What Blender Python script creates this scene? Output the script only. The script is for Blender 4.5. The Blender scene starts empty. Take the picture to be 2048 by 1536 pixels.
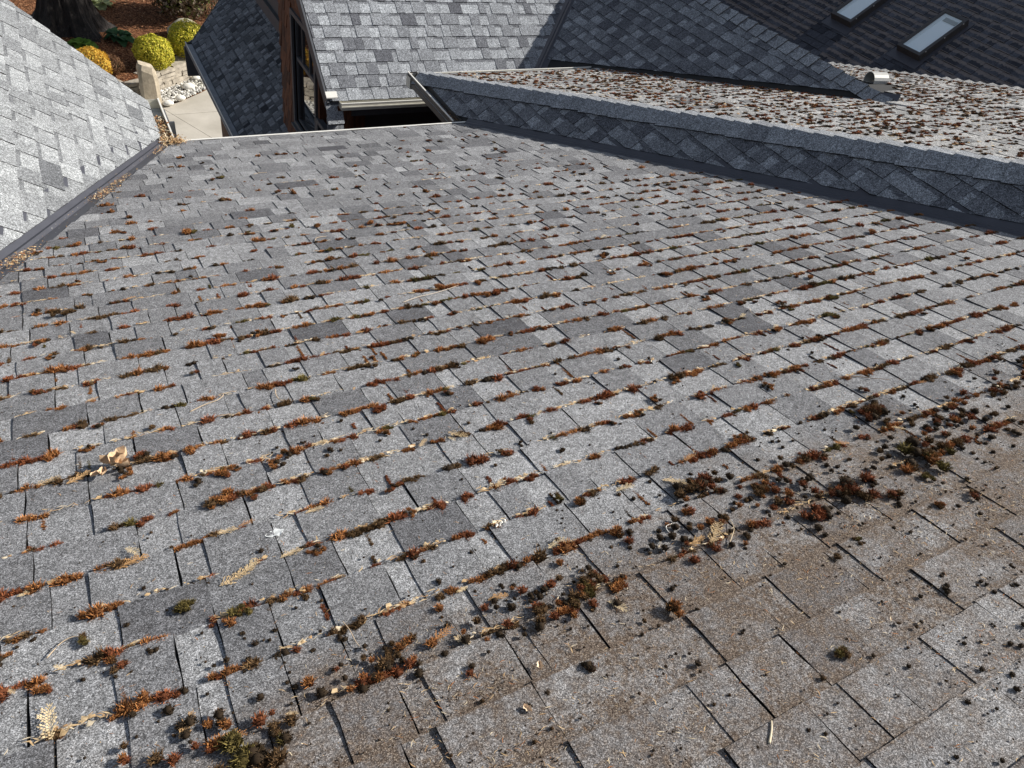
import bpy, math, random
import numpy as np
from mathutils import Vector, Matrix

sc = bpy.context.scene
C = sc.collection
# ------------------------------------------------------------------ camera
CR = Vector((0.874, -0.458, 0.161)); CU = Vector((0.215, 0.662, 0.718)); CF = Vector((0.435, 0.593, -0.677))
CF.normalize(); CR = (CR - CR.dot(CF) * CF).normalized(); CU = CR.cross(CF).normalized()
EYE = Vector((0, 0, 8.0))
cam = bpy.data.cameras.new('camera'); co = bpy.data.objects.new('camera', cam); C.objects.link(co)
cam.sensor_width = 36; cam.lens = 1466.4 / 2048 * 36; cam.clip_start = 0.05; cam.clip_end = 400
co.matrix_world = Matrix(((CR.x, CU.x, -CF.x, EYE.x), (CR.y, CU.y, -CF.y, EYE.y), (CR.z, CU.z, -CF.z, EYE.z), (0, 0, 0, 1)))
sc.camera = co
# ------------------------------------------------------------------ light
AZ = math.radians(8)                      # sun stands over +X, turned a little toward -Y
sun_v = Vector((math.cos(AZ), -math.sin(AZ), 0.60)).normalized()
el = math.asin(sun_v.z)
w = bpy.data.worlds.new('World'); sc.world = w; w.use_nodes = True
nt = w.node_tree
sky = nt.nodes.new('ShaderNodeTexSky'); sky.sky_type = 'NISHITA'; sky.sun_disc = False
sky.sun_elevation = el; sky.sun_rotation = math.atan2(sun_v.x, sun_v.y)
sky.air_density = 1.0; sky.dust_density = 1.0
bg = nt.nodes['Background']; bg.inputs['Strength'].default_value = 0.085
hs = nt.nodes.new('ShaderNodeHueSaturation'); hs.inputs['Saturation'].default_value = 0.62
nt.links.new(sky.outputs[0], hs.inputs['Color']); nt.links.new(hs.outputs[0], bg.inputs[0])
sl = bpy.data.lights.new('sun', 'SUN'); sl.energy = 5.0; sl.angle = math.radians(0.53); sl.color = (1.0, 0.955, 0.89)
so = bpy.data.objects.new('sun', sl); C.objects.link(so)
so.rotation_euler = (-sun_v).to_track_quat('-Z', 'Y').to_euler(); so.location = (20, -3, 20)
sc.view_settings.view_transform = 'Standard'; sc.view_settings.look = 'None'
sc.view_settings.exposure = 0.45; sc.view_settings.gamma = 1; sc.view_settings.use_curve_mapping = False

# ------------------------------------------------------------------ helpers
def cam_px(p):
    d = Vector(p) - EYE; z = d.dot(CF)
    if z < 0.05: return None
    return (512 + 733.2 * d.dot(CR) / z, 384 - 733.2 * d.dot(CU) / z, z)
def seen(p, m=60):
    q = cam_px(p)
    return q is not None and -m < q[0] < 1024 + m and -m < q[1] < 768 + m

class MB:
    """collects polygons; build() makes one mesh object"""
    def __init__(s): s.v = []; s.f = []; s.t = []; s.arr = []
    def poly(s, pts, tone=0.5):
        n = len(s.v); s.v.extend([tuple(p) for p in pts]); s.f.append(tuple(range(n, n + len(pts)))); s.t.append(tone)
    def solid(s, bot, top, tone=0.5, cap_bottom=True, side=None):
        n = len(s.v); k = len(top)
        s.v.extend([tuple(p) for p in bot]); s.v.extend([tuple(p) for p in top])
        s.f.append(tuple(range(n + k, n + 2 * k))); s.t.append(tone)
        if cap_bottom: s.f.append(tuple(range(n + k - 1, n - 1, -1))); s.t.append(tone)
        for i in range(k):
            j = (i + 1) % k; s.f.append((n + i, n + j, n + k + j, n + k + i)); s.t.append(tone if side is None else side)
    def box(s, o, x, y, z, tone=0.5):
        o, x, y, z = Vector(o), Vector(x), Vector(y), Vector(z)
        b = [o, o + x, o + x + y, o + y]
        if x.cross(y).dot(z) < 0: b.reverse()
        s.solid(b, [p + z for p in b], tone)
    def tube(s, pts, r, n=6, tone=0.5):
        pts = [Vector(p) for p in pts]; base = len(s.v); m = len(pts)
        rr = r if hasattr(r, '__len__') else [r] * m
        for i, p in enumerate(pts):
            d = (pts[min(i + 1, m - 1)] - pts[max(i - 1, 0)]).normalized()
            a = d.orthogonal().normalized(); b = d.cross(a)
            for k in range(n):
                th = 2 * math.pi * k / n
                s.v.append(tuple(p + (a * math.cos(th) + b * math.sin(th)) * rr[i]))
        for i in range(m - 1):
            for k in range(n):
                k2 = (k + 1) % n
                s.f.append((base + i * n + k, base + i * n + k2, base + (i + 1) * n + k2, base + (i + 1) * n + k)); s.t.append(tone)
        s.f.append(tuple(base + k for k in range(n - 1, -1, -1))); s.t.append(tone)
        s.f.append(tuple(base + (m - 1) * n + k for k in range(n))); s.t.append(tone)
    def mesh(s, name, m, off=(0, 0, 0), smooth=False):
        me = bpy.data.meshes.new(name); o = Vector(off)
        me.from_pydata([(a[0] - o.x, a[1] - o.y, a[2] - o.z) for a in s.v], [], s.f)
        at = me.attributes.new('tone', 'FLOAT', 'FACE'); at.data.foreach_set('value', s.t)
        if m: me.materials.append(m)
        if smooth: me.polygons.foreach_set('use_smooth', [True] * len(me.polygons))
        me.update(); return me
    def build(s, name, m, parent=None, loc=None, smooth=False):
        off = Vector(loc) if loc is not None else (parent.location.copy() if parent else Vector((0, 0, 0)))
        # loc is the world origin of the object
        o = bpy.data.objects.new(name, s.mesh(name, m, off, smooth)); C.objects.link(o)
        if parent:
            o.parent = parent; o.location = off - wloc(parent)
        else: o.location = off
        return o
def wloc(o):
    v = o.location.copy()
    while o.parent: o = o.parent; v += o.location
    return v
def tag(o, label=None, cat=None, group=None, kind=None):
    if label: o['label'] = label
    if cat: o['category'] = cat
    if group: o['group'] = group
    if kind: o['kind'] = kind
    return o
def thing(name, loc, label, cat, group=None):
    o = bpy.data.objects.new(name, None); C.objects.link(o); o.location = loc; o.empty_display_size = 0.1
    return tag(o, label, cat, group)

class NPB:
    """numpy instance joiner with per-vertex colour"""
    def __init__(s): s.V = []; s.F = []; s.K = []; s.n = 0
    def add(s, tpl, M3, t, tint=(1, 1, 1)):
        v, f, c = tpl
        s.V.append(v @ np.array(M3, dtype=np.float64).T + np.array(t)); s.F.append(f + s.n); s.K.append(c * np.array(tint)); s.n += len(v)
    def mesh(s, name, m, smooth=False, off=(0, 0, 0)):
        V = np.concatenate(s.V) - np.array(off); F = np.concatenate(s.F).astype(np.int32); K = np.concatenate(s.K)
        me = bpy.data.meshes.new(name)
        me.vertices.add(len(V)); me.vertices.foreach_set('co', V.astype(np.float32).ravel())
        me.loops.add(F.size); me.loops.foreach_set('vertex_index', F.ravel())
        me.polygons.add(len(F)); me.polygons.foreach_set('loop_start', np.arange(0, F.size, 3, dtype=np.int32))
        me.update(calc_edges=True)
        at = me.color_attributes.new('Col', 'FLOAT_COLOR', 'POINT')
        at.data.foreach_set('color', np.c_[K, np.ones(len(K))].astype(np.float32).ravel())
        me.materials.append(m)
        if smooth: me.polygons.foreach_set('use_smooth', [True] * len(F))
        me.validate(); return me
    def build(s, name, m, parent=None, smooth=False, loc=None):
        off = Vector(loc) if loc is not None else (wloc(parent) if parent else Vector((0, 0, 0)))
        o = bpy.data.objects.new(name, s.mesh(name, m, smooth, off)); C.objects.link(o)
        if parent: o.parent = parent; o.location = off - wloc(parent)
        else: o.location = off
        return o

# ------------------------------------------------------------------ materials
class NG:
    def __init__(s, name):
        s.m = bpy.data.materials.new(name); s.m.use_nodes = True; s.t = s.m.node_tree; s.b = s.t.nodes['Principled BSDF']
    def n(s, ty, **kw):
        x = s.t.nodes.new(ty)
        for k, v in kw.items():
            if k[0] == 'i' and k[1:].isdigit(): x.inputs[int(k[1:])].default_value = v
            else: setattr(x, k, v)
        return x
    def l(s, a, b): s.t.links.new(a, b)
    def math(s, op, a, b=None, c=None, clamp=False):
        x = s.n('ShaderNodeMath', operation=op, use_clamp=clamp)
        for i, q in enumerate((a, b, c)):
            if q is None: continue
            if hasattr(q, 'links'): s.l(q, x.inputs[i])
            else: x.inputs[i].default_value = q
        return x.outputs[0]
    def mix(s, f, a, b, mode='MIX'):
        x = s.n('ShaderNodeMix', data_type='RGBA', blend_type=mode)
        for i, q in ((0, f), (6, a), (7, b)):
            if hasattr(q, 'links'): s.l(q, x.inputs[i])
            else: x.inputs[i].default_value = q if i == 0 else (*q, 1)[:4]
        return x.outputs[2]
    def ramp(s, f, stops, interp='LINEAR'):
        x = s.n('ShaderNodeValToRGB'); x.color_ramp.interpolation = interp
        e = x.color_ramp.elements
        while len(e) > 1: e.remove(e[-1])
        e[0].position = stops[0][0]; e[0].color = (*stops[0][1], 1)
        for p, c in stops[1:]:
            q = e.new(p); q.color = (*c, 1)
        s.l(f, x.inputs[0]); return x.outputs[0]
    def pos(s): return s.n('ShaderNodeNewGeometry').outputs['Position']
    def noise(s, vec, scale, detail=2, rough=0.5):
        x = s.n('ShaderNodeTexNoise'); x.inputs['Scale'].default_value = scale; x.inputs['Detail'].default_value = detail
        x.inputs['Roughness'].default_value = rough; s.l(vec, x.inputs['Vector']); return x.outputs['Fac']
    def vor(s, vec, scale, out='Color', feat='F1'):
        x = s.n('ShaderNodeTexVoronoi', feature=feat); x.inputs['Scale'].default_value = scale
        s.l(vec, x.inputs['Vector']); return x.outputs[out]
    def sep(s, c):
        x = s.n('ShaderNodeSeparateColor'); s.l(c, x.inputs[0]); return x.outputs
    def bump(s, h, strength=0.5, dist=0.002):
        x = s.n('ShaderNodeBump'); x.inputs['Strength'].default_value = strength; x.inputs['Distance'].default_value = dist
        s.l(h, x.inputs['Height']); s.l(x.outputs[0], s.b.inputs['Normal'])

def shingle_mat(name, dark, light, dirt=None, stain=None, weather=0.0, grains=(430, 170), fine=1.0):
    g = NG(name); P = g.pos()
    at = g.n('ShaderNodeAttribute', attribute_name='tone'); at.attribute_type = 'GEOMETRY'
    base = g.mix(g.math('MAXIMUM', at.outputs['Fac'], 0.0), dark, light)
    cut = g.math('LESS_THAN', at.outputs['Fac'], -0.5)      # cut edges carry no granules: bare asphalt
    r1 = g.sep(g.vor(P, grains[0]))[0]; r2 = g.sep(g.vor(P, grains[1]))[1]
    sp1 = g.ramp(r1, [(0, (0.38,) * 3), (0.28, (0.48,) * 3), (0.42, (0.88,) * 3), (0.72, (1.05,) * 3), (0.82, (1.55,) * 3), (1, (1.95,) * 3)])
    sp2 = g.ramp(r2, [(0, (0.70,) * 3), (0.5, (0.97,) * 3), (1, (1.32,) * 3)])
    n3 = g.noise(P, 38, 2, 0.6)
    sp3 = g.ramp(n3, [(0.3, (0.78,) * 3), (0.7, (1.22,) * 3)])
    n4 = g.noise(P, 1.7, 3, 0.6)
    sp4 = g.ramp(n4, [(0.3, (0.88,) * 3), (0.7, (1.1,) * 3)])
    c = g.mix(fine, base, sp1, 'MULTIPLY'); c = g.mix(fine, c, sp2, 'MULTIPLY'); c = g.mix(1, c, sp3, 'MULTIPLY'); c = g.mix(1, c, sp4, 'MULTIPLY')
    if dirt: c = dirt(g, P, c, r1)
    if stain: c = stain(g, P, c)
    c = g.mix(cut, c, (0.018, 0.017, 0.017))
    g.l(c, g.b.inputs['Base Color']); g.b.inputs['Roughness'].default_value = 0.92
    g.b.inputs['Specular IOR Level'].default_value = 0.18
    hb = g.math('ADD', g.math('MULTIPLY', r1, 0.6), g.math('MULTIPLY', n3, 1.2)); g.bump(hb, 0.55, 0.0016)
    return g.m

SL = math.sqrt(1 + 0.285 ** 2)
def main_dirt(g, P, c, r1):
    xyz = g.n('ShaderNodeSeparateXYZ'); g.l(P, xyz.inputs[0])
    b = g.math('MULTIPLY', g.math('SUBTRACT', 6.362, xyz.outputs[1]), SL)     # metres up the slope from the eave
    n1 = g.noise(P, 2.3, 4, 0.65); n2 = g.noise(P, 9.0, 4, 0.65); n5 = g.noise(P, 70.0, 3, 0.7)
    edge = g.math('ADD', b, g.math('MULTIPLY', g.math('SUBTRACT', n1, 0.5), 0.75))
    edge = g.math('ADD', edge, g.math('MULTIPLY', xyz.outputs[0], 0.05))
    near = g.n('ShaderNodeMapRange', interpolation_type='SMOOTHSTEP'); near.inputs[1].default_value = 5.72; near.inputs[2].default_value = 6.12
    g.l(edge, near.inputs[0])
    patch = g.ramp(n2, [(0.36, (0.30,) * 3), (0.62, (1,) * 3)])
    far = g.math('MULTIPLY', g.sep(patch)[0], 0.09)
    f = g.math('ADD', g.math('MULTIPLY', near.outputs[0], g.sep(patch)[0]), g.math('MULTIPLY', near.outputs[0], 0.18))
    f = g.math('ADD', f, far)
    u = g.math('FRACT', g.math('DIVIDE', g.math('SUBTRACT', b, 6.1075), 0.1535))
    foot = g.n('ShaderNodeMapRange', interpolation_type='SMOOTHSTEP'); foot.inputs[1].default_value = 0.62; foot.inputs[2].default_value = 1.0; g.l(u, foot.inputs[0])
    f = g.math('ADD', f, g.math('MULTIPLY', g.math('MULTIPLY', foot.outputs[0], near.outputs[0]), g.math('MULTIPLY', n1, 1.0)))
    # dust thickest in the band just past the break, thinning toward the bare shingles near the lens
    thin = g.n('ShaderNodeMapRange', interpolation_type='SMOOTHSTEP'); thin.inputs[1].default_value = 6.1; thin.inputs[2].default_value = 6.75
    thin.inputs[3].default_value = 0.92; thin.inputs[4].default_value = 0.52; g.l(b, thin.inputs[0])
    f = g.math('MULTIPLY', f, thin.outputs[0])
    grit = g.ramp(n5, [(0.35, (0.55,) * 3), (0.65, (1.15,) * 3)])
    f = g.math('MULTIPLY', f, g.sep(grit)[0], clamp=True)
    dustc = g.ramp(r1, [(0, (0.040, 0.029, 0.022)), (0.5, (0.105, 0.078, 0.060)), (0.85, (0.20, 0.155, 0.12)), (1, (0.36, 0.30, 0.24))])
    return g.mix(f, c, dustc)

def far_stain(g, P, c):
    xyz = g.n('ShaderNodeSeparateXYZ'); g.l(P, xyz.inputs[0])
    b = g.math('MULTIPLY', g.math('SUBTRACT', xyz.outputs[0], 9.0), math.sqrt(1.49))
    u = g.math('FRACT', g.math('DIVIDE', b, 0.1467))
    mp = g.n('ShaderNodeMapping'); g.l(P, mp.inputs[0]); mp.inputs['Scale'].default_value = (2, 15, 2)
    n = g.noise(mp.outputs[0], 1.6, 4, 0.75)
    band = g.math('GREATER_THAN', g.math('ADD', u, g.math('MULTIPLY', g.math('SUBTRACT', n, 0.5), 1.1)), 0.55)
    # metal flashings keep the strip below each skylight clean
    def clean(y0, y1, x1):
        a = g.math('MULTIPLY', g.math('GREATER_THAN', xyz.outputs[1], y0), g.math('LESS_THAN', xyz.outputs[1], y1))
        return g.math('MULTIPLY', a, g.math('LESS_THAN', xyz.outputs[0], x1))
    k = g.math('ADD', clean(8.93, 9.56, 12.2), clean(7.38, 8.06, 12.2), clamp=True)
    f = g.math('MULTIPLY', band, g.math('SUBTRACT', 1.0, k))
    n2 = g.noise(P, 25, 3, 0.6)
    f = g.math('MULTIPLY', f, g.math('ADD', n2, 0.25), clamp=True)
    return g.mix(f, c, (0.21, 0.18, 0.165))

def plain(name, col, rough=0.6, metal=0.0, spec=0.5, nscale=0, namp=0.2, bump=0):
    g = NG(name)
    g.b.inputs['Roughness'].default_value = rough; g.b.inputs['Metallic'].default_value = metal; g.b.inputs['Specular IOR Level'].default_value = spec
    if nscale:
        P = g.pos(); n = g.noise(P, nscale, 4, 0.65)
        r = g.ramp(n, [(0.3, (1 - namp,) * 3), (0.7, (1 + namp,) * 3)])
        g.l(g.mix(1, col, r, 'MULTIPLY'), g.b.inputs['Base Color'])
        if bump: g.bump(n, 0.6, bump)
    else: g.b.inputs['Base Color'].default_value = (*col, 1)
    return g.m
def vcol(name, rough=0.95, nscale=300, namp=0.35, transl=False):
    g = NG(name); P = g.pos()
    at = g.n('ShaderNodeAttribute', attribute_name='Col')
    n = g.noise(P, nscale, 2, 0.6); r = g.ramp(n, [(0.3, (1 - namp,) * 3), (0.7, (1 + namp,) * 3)])
    c = g.mix(1, at.outputs['Color'], r, 'MULTIPLY')
    g.l(c, g.b.inputs['Base Color']); g.b.inputs['Roughness'].default_value = rough; g.b.inputs['Specular IOR Level'].default_value = 0.15
    if transl:
        tr = g.n('ShaderNodeBsdfTranslucent'); g.l(c, tr.inputs[0]); mx = g.n('ShaderNodeMixShader'); mx.inputs[0].default_value = 0.3
        out = [x for x in g.t.nodes if x.type == 'OUTPUT_MATERIAL'][0]
        g.l(g.b.outputs[0], mx.inputs[1]); g.l(tr.outputs[0], mx.inputs[2]); g.l(mx.outputs[0], out.inputs[0])
    return g.m

M_MAIN = shingle_mat('weathered_grey_shingle', (0.085, 0.086, 0.095), (0.37, 0.375, 0.38), dirt=main_dirt, grains=(520, 250))
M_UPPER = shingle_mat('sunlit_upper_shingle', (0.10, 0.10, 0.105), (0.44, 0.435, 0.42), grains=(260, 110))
M_CLEAN = shingle_mat('clean_grey_shingle', (0.075, 0.077, 0.09), (0.38, 0.40, 0.42), grains=(300, 120))
M_LEFT = shingle_mat('pale_grey_shingle', (0.10, 0.104, 0.112), (0.40, 0.415, 0.42), grains=(360, 150))
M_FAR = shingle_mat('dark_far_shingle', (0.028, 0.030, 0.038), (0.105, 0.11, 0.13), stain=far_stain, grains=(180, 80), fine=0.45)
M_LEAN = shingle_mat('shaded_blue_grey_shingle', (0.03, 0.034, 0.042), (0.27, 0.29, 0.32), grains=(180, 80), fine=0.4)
M_DECK = plain('roof_felt', (0.02, 0.02, 0.02), 0.95)
M_METAL = plain('charcoal_painted_metal', (0.062, 0.063, 0.075), 0.42, 0.0, 0.5, 6, 0.12)
M_WHITE = plain('white_painted_metal', (0.78, 0.76, 0.70), 0.4, nscale=8, namp=0.08)
M_CREAM = plain('cream_gutter_metal', (0.62, 0.60, 0.52), 0.35, nscale=9, namp=0.12)
M_GREYTRIM = plain('dark_grey_trim_paint', (0.07, 0.075, 0.085), 0.55, nscale=12, namp=0.12)
M_GUTIN = plain('grey_gutter_floor', (0.28, 0.31, 0.34), 0.5, nscale=14, namp=0.25)
M_EAVESHADE = plain('eave_shade_dark', (0.05, 0.05, 0.055), 0.8)  # cedar wall under the gable eave, its deep shade painted in
def cedar():
    g = NG('cedar_wall_shingle'); P = g.pos(); mp = g.n('ShaderNodeMapping'); g.l(P, mp.inputs[0]); mp.inputs['Scale'].default_value = (40, 40, 3)
    n = g.noise(mp.outputs[0], 2.2, 4, 0.6); at = g.n('ShaderNodeAttribute', attribute_name='tone')
    c = g.ramp(n, [(0.3, (0.05, 0.016, 0.008)), (0.55, (0.15, 0.052, 0.02)), (0.75, (0.27, 0.12, 0.055))])
    c = g.mix(at.outputs['Fac'], g.mix(1, c, (0.35, 0.33, 0.33), 'MULTIPLY'), c)
    g.l(c, g.b.inputs['Base Color']); g.b.inputs['Roughness'].default_value = 0.75; g.bump(n, 0.5, 0.004); return g.m
M_CEDAR = cedar()
M_MOSS = vcol('dried_moss', nscale=500, namp=0.3)
M_LEAF = vcol('dry_plant_litter', nscale=120, namp=0.2)
M_FOL = vcol('living_foliage', nscale=30, namp=0.2, rough=0.6, transl=True)

# ------------------------------------------------------------------ roof geometry helpers
def clip(poly, a, b, c):
    """keep a*x+b*y<=c"""
    out = []
    for i in range(len(poly)):
        p, q = poly[i], poly[(i + 1) % len(poly)]
        dp, dq = a * p[0] + b * p[1] - c, a * q[0] + b * q[1] - c
        if dp <= 0: out.append(p)
        if dp * dq < 0:
            t = dp / (dp - dq); out.append((p[0] + t * (q[0] - p[0]), p[1] + t * (q[1] - p[1])))
    return out
def area(p): return 0.5 * sum(p[i][0] * p[(i + 1) % len(p)][1] - p[(i + 1) % len(p)][0] * p[i][1] for i in range(len(p)))
class Plane:
    def __init__(s, O, A, B):
        s.O = Vector(O); s.A = Vector(A).normalized(); s.B = Vector(B).normalized(); s.N = s.A.cross(s.B)
        if s.N.z < 0: s.N = -s.N
    def at(s, a, b, n=0.0): return s.O + s.A * a + s.B * b + s.N * n
def half(p, q, inside):
    """half plane through p,q (a,b coords) that keeps point inside"""
    a, b = q[1] - p[1], p[0] - q[0]; c = a * p[0] + b * p[1]
    if a * inside[0] + b * inside[1] > c: a, b, c = -a, -b, -c
    return (a, b, c)
def region_halves(R):
    cx = sum(p[0] for p in R) / len(R); cy = sum(p[1] for p in R) / len(R)
    return [half(R[i], R[(i + 1) % len(R)], (cx, cy)) for i in range(len(R))]

def shingles(parent, pl, R, rows, seed, mat, hi=(0.08, 0.20), lo=(0.04, 0.15), step=0.0045, band=0.24, tones=None,
             skip=None, jitter=1.0, nmax=300, unders=0.018, label_stuff='shingle_field'):
    rnd = random.Random(seed); H = region_halves(R); tabs = []
    amin = min(p[0] for p in R); amax = max(p[0] for p in R)
    T = tones or dict(hi=(0.42, 0.14), dark=0.20, lo=(0.66, 0.13))
    for k in range(len(rows) - 1):
        b0, b1 = rows[k], rows[k + 1]; e = b1 - b0
        a = amin - rnd.uniform(0, 0.3); high = rnd.random() < 0.5; shift = rnd.uniform(-1, 1) * 0.05
        while a < amax:
            wd = rnd.uniform(*(hi if high else lo)) * (1.5 if rnd.random() < 0.12 else 1)
            a1 = a + wd
            if high:
                t = rnd.gauss(*T['hi']) + shift
                if rnd.random() < T['dark']: t = rnd.uniform(0.08, 0.28)
            else: t = rnd.gauss(*T['lo']) + shift
            t = min(max(t, 0), 1)
            tabs.append((a, a1, b0 + rnd.uniform(-1, 1) * 0.003 * jitter, b1, high, t, rnd.uniform(-0.0012, 0.0016) * jitter))
            gap = rnd.uniform(0.002, 0.0045) if high else (0.0012 if rnd.random() < 0.3 else 0.0)
            a = a1 + gap; high = not high if rnd.random() < 0.85 else high
    out = []
    for (a0, a1, b0, b1, high, t, dz) in tabs:
        rect = [(a0, b0), (a1, b0), (a1, b1 + unders), (a0, b1 + unders)]
        for h in H:
            rect = clip(rect, *h)
            if len(rect) < 3: break
        if len(rect) < 3 or abs(area(rect)) < 2e-4: continue
        c = ((a0 + a1) / 2, (b0 + b1) / 2)
        if skip and skip(*c): continue
        wp = pl.at(c[0], c[1]); q = cam_px(wp)
        pri = 0
        if q and -20 < q[0] < 1044 and -20 < q[1] < 788:
            fac = abs(pl.N.dot((wp - EYE).normalized())); pri = (a1 - a0) * (b1 - b0) * fac / q[2] ** 2
        elif not q or not (-700 < q[0] < 1700 and -600 < q[1] < 1300): continue
        out.append((pri, rect, (a0, a1, b0, b1, high, t, dz)))
    out.sort(key=lambda x: -x[0])
    field = MB()
    def hgt(b, b0, b1, high, dz):
        u = min(max((b - b0) / (b1 - b0), 0), 1)
        return (0.0088 + (step if high else 0) + dz) * (1 - u) + (0.0026 + (step * 0.55 if high else 0)) * u
    for i, (pri, rect, (a0, a1, b0, b1, high, t, dz)) in enumerate(out):
        single = i < nmax and pri > 0
        mb = MB() if single else field
        if area(rect) < 0: rect = rect[::-1]
        if single and len(rect) == 4 and jitter > 0:
            r2 = []                      # wobble the outline of the pieces seen large
            for j in range(4):
                p, q2 = rect[j], rect[(j + 1) % 4]
                L = math.hypot(q2[0] - p[0], q2[1] - p[1]); m = 3 if j in (0, 1, 3) else 1
                for s_ in range(m):
                    f = s_ / m
                    x = p[0] + (q2[0] - p[0]) * f; y = p[1] + (q2[1] - p[1]) * f
                    k2 = 0.0016 * jitter
                    r2.append((x + rnd.uniform(-k2, k2), y + rnd.uniform(-k2, k2)))
            rect = r2
        parts = [(rect, t)]
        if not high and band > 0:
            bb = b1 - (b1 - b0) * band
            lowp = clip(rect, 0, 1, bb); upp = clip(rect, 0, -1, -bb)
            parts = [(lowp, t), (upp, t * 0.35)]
        for pp, tt in parts:
            if len(pp) < 3: continue
            mb.solid([pl.at(x, y, 0.0) for x, y in pp], [pl.at(x, y, hgt(y, b0, b1, high, dz)) for x, y in pp], tt, cap_bottom=False, side=-1.0)
        if single:
            cx = sum(p[0] for p in rect) / len(rect); cy = sum(p[1] for p in rect) / len(rect)
            mb.build('shingle', mat, parent, pl.at(cx, cy))
    if field.f:
        o = field.build(label_stuff, mat, parent); o['kind'] = 'stuff'

def deck(parent, pl, R, name='roof_deck', th=0.05, mat=None):
    mb = MB(); R2 = R if area(R) > 0 else R[::-1]
    mb.solid([pl.at(x, y, -th) for x, y in R2], [pl.at(x, y, -0.001) for x, y in R2], 0.5)
    return mb.build(name, mat or M_DECK, parent)

def valley(parent, p0, p1, plA, plB, wA=0.13, wB=0.13, rib=0.016, name='valley_flashing', n0=0.0035):
    """W valley: strips on both planes with a folded rib along the crease"""
    p0, p1 = Vector(p0), Vector(p1); d = (p1 - p0).normalized(); mb = MB()
    def side(pl, toward):
        s = pl.N.cross(d).normalized()
        return s if s.dot(toward) > 0 else -s
    mid = (p0 + p1) / 2
    sA = side(plA, plA._c - mid); sB = side(plB, plB._c - mid)
    up = (plA.N + plB.N).normalized()
    prof = [(sA * wA + plA.N * (n0 + 0.001)), (sA * 0.022 + plA.N * n0), up * rib + up * n0, (sB * 0.022 + plB.N * n0), (sB * wB + plB.N * (n0 + 0.001))]
    segs = 14
    for i in range(len(prof) - 1):
        for k in range(segs):
            a = p0.lerp(p1, k / segs); b = p0.lerp(p1, (k + 1) / segs)
            q = [a + prof[i], b + prof[i], b + prof[i + 1], a + prof[i + 1]]
            nn = (q[1] - q[0]).cross(q[2] - q[0])
            if nn.z < 0: q.reverse()
            mb.poly(q)
            mb.poly([x - up * 0.003 for x in reversed(q)])
    return mb.build(name, M_METAL, parent)

def caps(parent, p0, p1, nL, nR, step=0.16, wdt=0.155, mat=None, seed=1, name='ridge_cap', length=0.23, t0=0.0):
    """folded cap shingles from p0 (low end) to p1; nL/nR the normals of the two planes"""
    rnd = random.Random(seed); p0, p1 = Vector(p0), Vector(p1); L = (p1 - p0).length; d = (p1 - p0) / L
    sL = d.cross(nL); sL.normalize(); sR = d.cross(nR); sR.normalize()
    up = (nL + nR).normalized()
    if sL.dot(up) > 0: sL = -sL
    if sR.dot(up) > 0: sR = -sR
    n = int(L / step)
    for i in range(n):
        a = p0 + d * (i * step + rnd.uniform(-0.006, 0.006)); b = a + d * length
        wl = wdt + rnd.uniform(-0.006, 0.006); wr = wdt + rnd.uniform(-0.006, 0.006)
        mb = MB(); tone = min(max(rnd.gauss(0.60, 0.05), 0), 1)
        h0, h1 = 0.032 + rnd.uniform(-.002, .004), 0.010
        for (s, nn, ww) in ((sL, nL, wl), (sR, nR, wr)):
            r0, r1 = a + up * h0, b + up * h1
            w2 = ww - 0.030
            q = [r0, r1, b + s * w2 + nn * (h1 * 0.8), a + s * ww + nn * (h0 * 0.9)]
            lowq = [a + up * (h0 - 0.011), b + up * (h1 - 0.011), b + s * w2 + nn * (h1 * 0.8 - 0.009), a + s * ww + nn * (h0 * 0.9 - 0.009)]
            if (q[1] - q[0]).cross(q[2] - q[0]).dot(nn) < 0: q.reverse(); lowq.reverse()
            mb.solid(lowq, q, tone, side=-1.0)
        mb.build(name, mat or M_CLEAN, parent, a)

def gutter(parent, p0, p1, out, mat, w=0.10, h=0.10, name='gutter', floor=None):
    p0, p1, out = Vector(p0), Vector(p1), Vector(out).normalized(); L = p1 - p0; up = Vector((0, 0, 1)); mb = MB()
    mb.box(p0 - up * h, L, out * w, up * 0.003)                      # floor
    mb.box(p0 - up * h, L, out * 0.003, up * (h + 0.01))              # back
    mb.box(p0 + out * w - up * h, L, out * 0.003, up * h)             # front
    mb.box(p0 + out * (w + 0.003) - up * h * 0.55, L, out * 0.008, up * 0.012)   # moulding
    e = L.normalized()
    mb.box(p0 - up * h, e * 0.003, out * w, up * h); mb.box(p1 - up * h - e * 0.003, e * 0.003, out * w, up * h)
    o = mb.build(name, mat, parent)
    lp = MB(); lp.box(p0 + out * (w - 0.008) - up * 0.001, L, out * 0.013, up * 0.010); lp.build('gutter_lip', M_WHITE, o)
    return o

# ------------------------------------------------------------------ key numbers (metres)
p = 0.285; ps = 0.78; YE = 6.362; ZE = 8 - 1.4 - p * YE; XS = 3.394; YL = 7.554; XA = 0.54; pA = 0.72
ROWS_M = []
b = 0.22 * 0.151 - 0.151
while b < 5.55: ROWS_M.append(b); b += 0.151
ROWS_M += [5.62, 5.783, 5.95, 6.1075, 6.262, 6.415, 6.5665, 6.72, 6.875, 7.03, 7.185, 7.34]
ROWS_M[0] = -0.012
PM = Plane((0, YE, ZE), (1, 0, 0), (0, -1, p)); PM._c = Vector((1.6, 3, 6))
PA = Plane((XA, 0, ZE), (0, 1, 0), (-1, 0, pA)); PA._c = Vector((-1.5, 6, 7))
PS = Plane((XS, 0, ZE), (0, 1, 0), (1, 0, ps)); PS._c = Vector((5, 3.6, 6))
PL_ = Plane((XS, YL, ZE), (1, 0, 0), (0, -1, p)); PL_._c = Vector((7, 5, 6))
def zM(y): return ZE + p * (YE - y)
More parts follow.
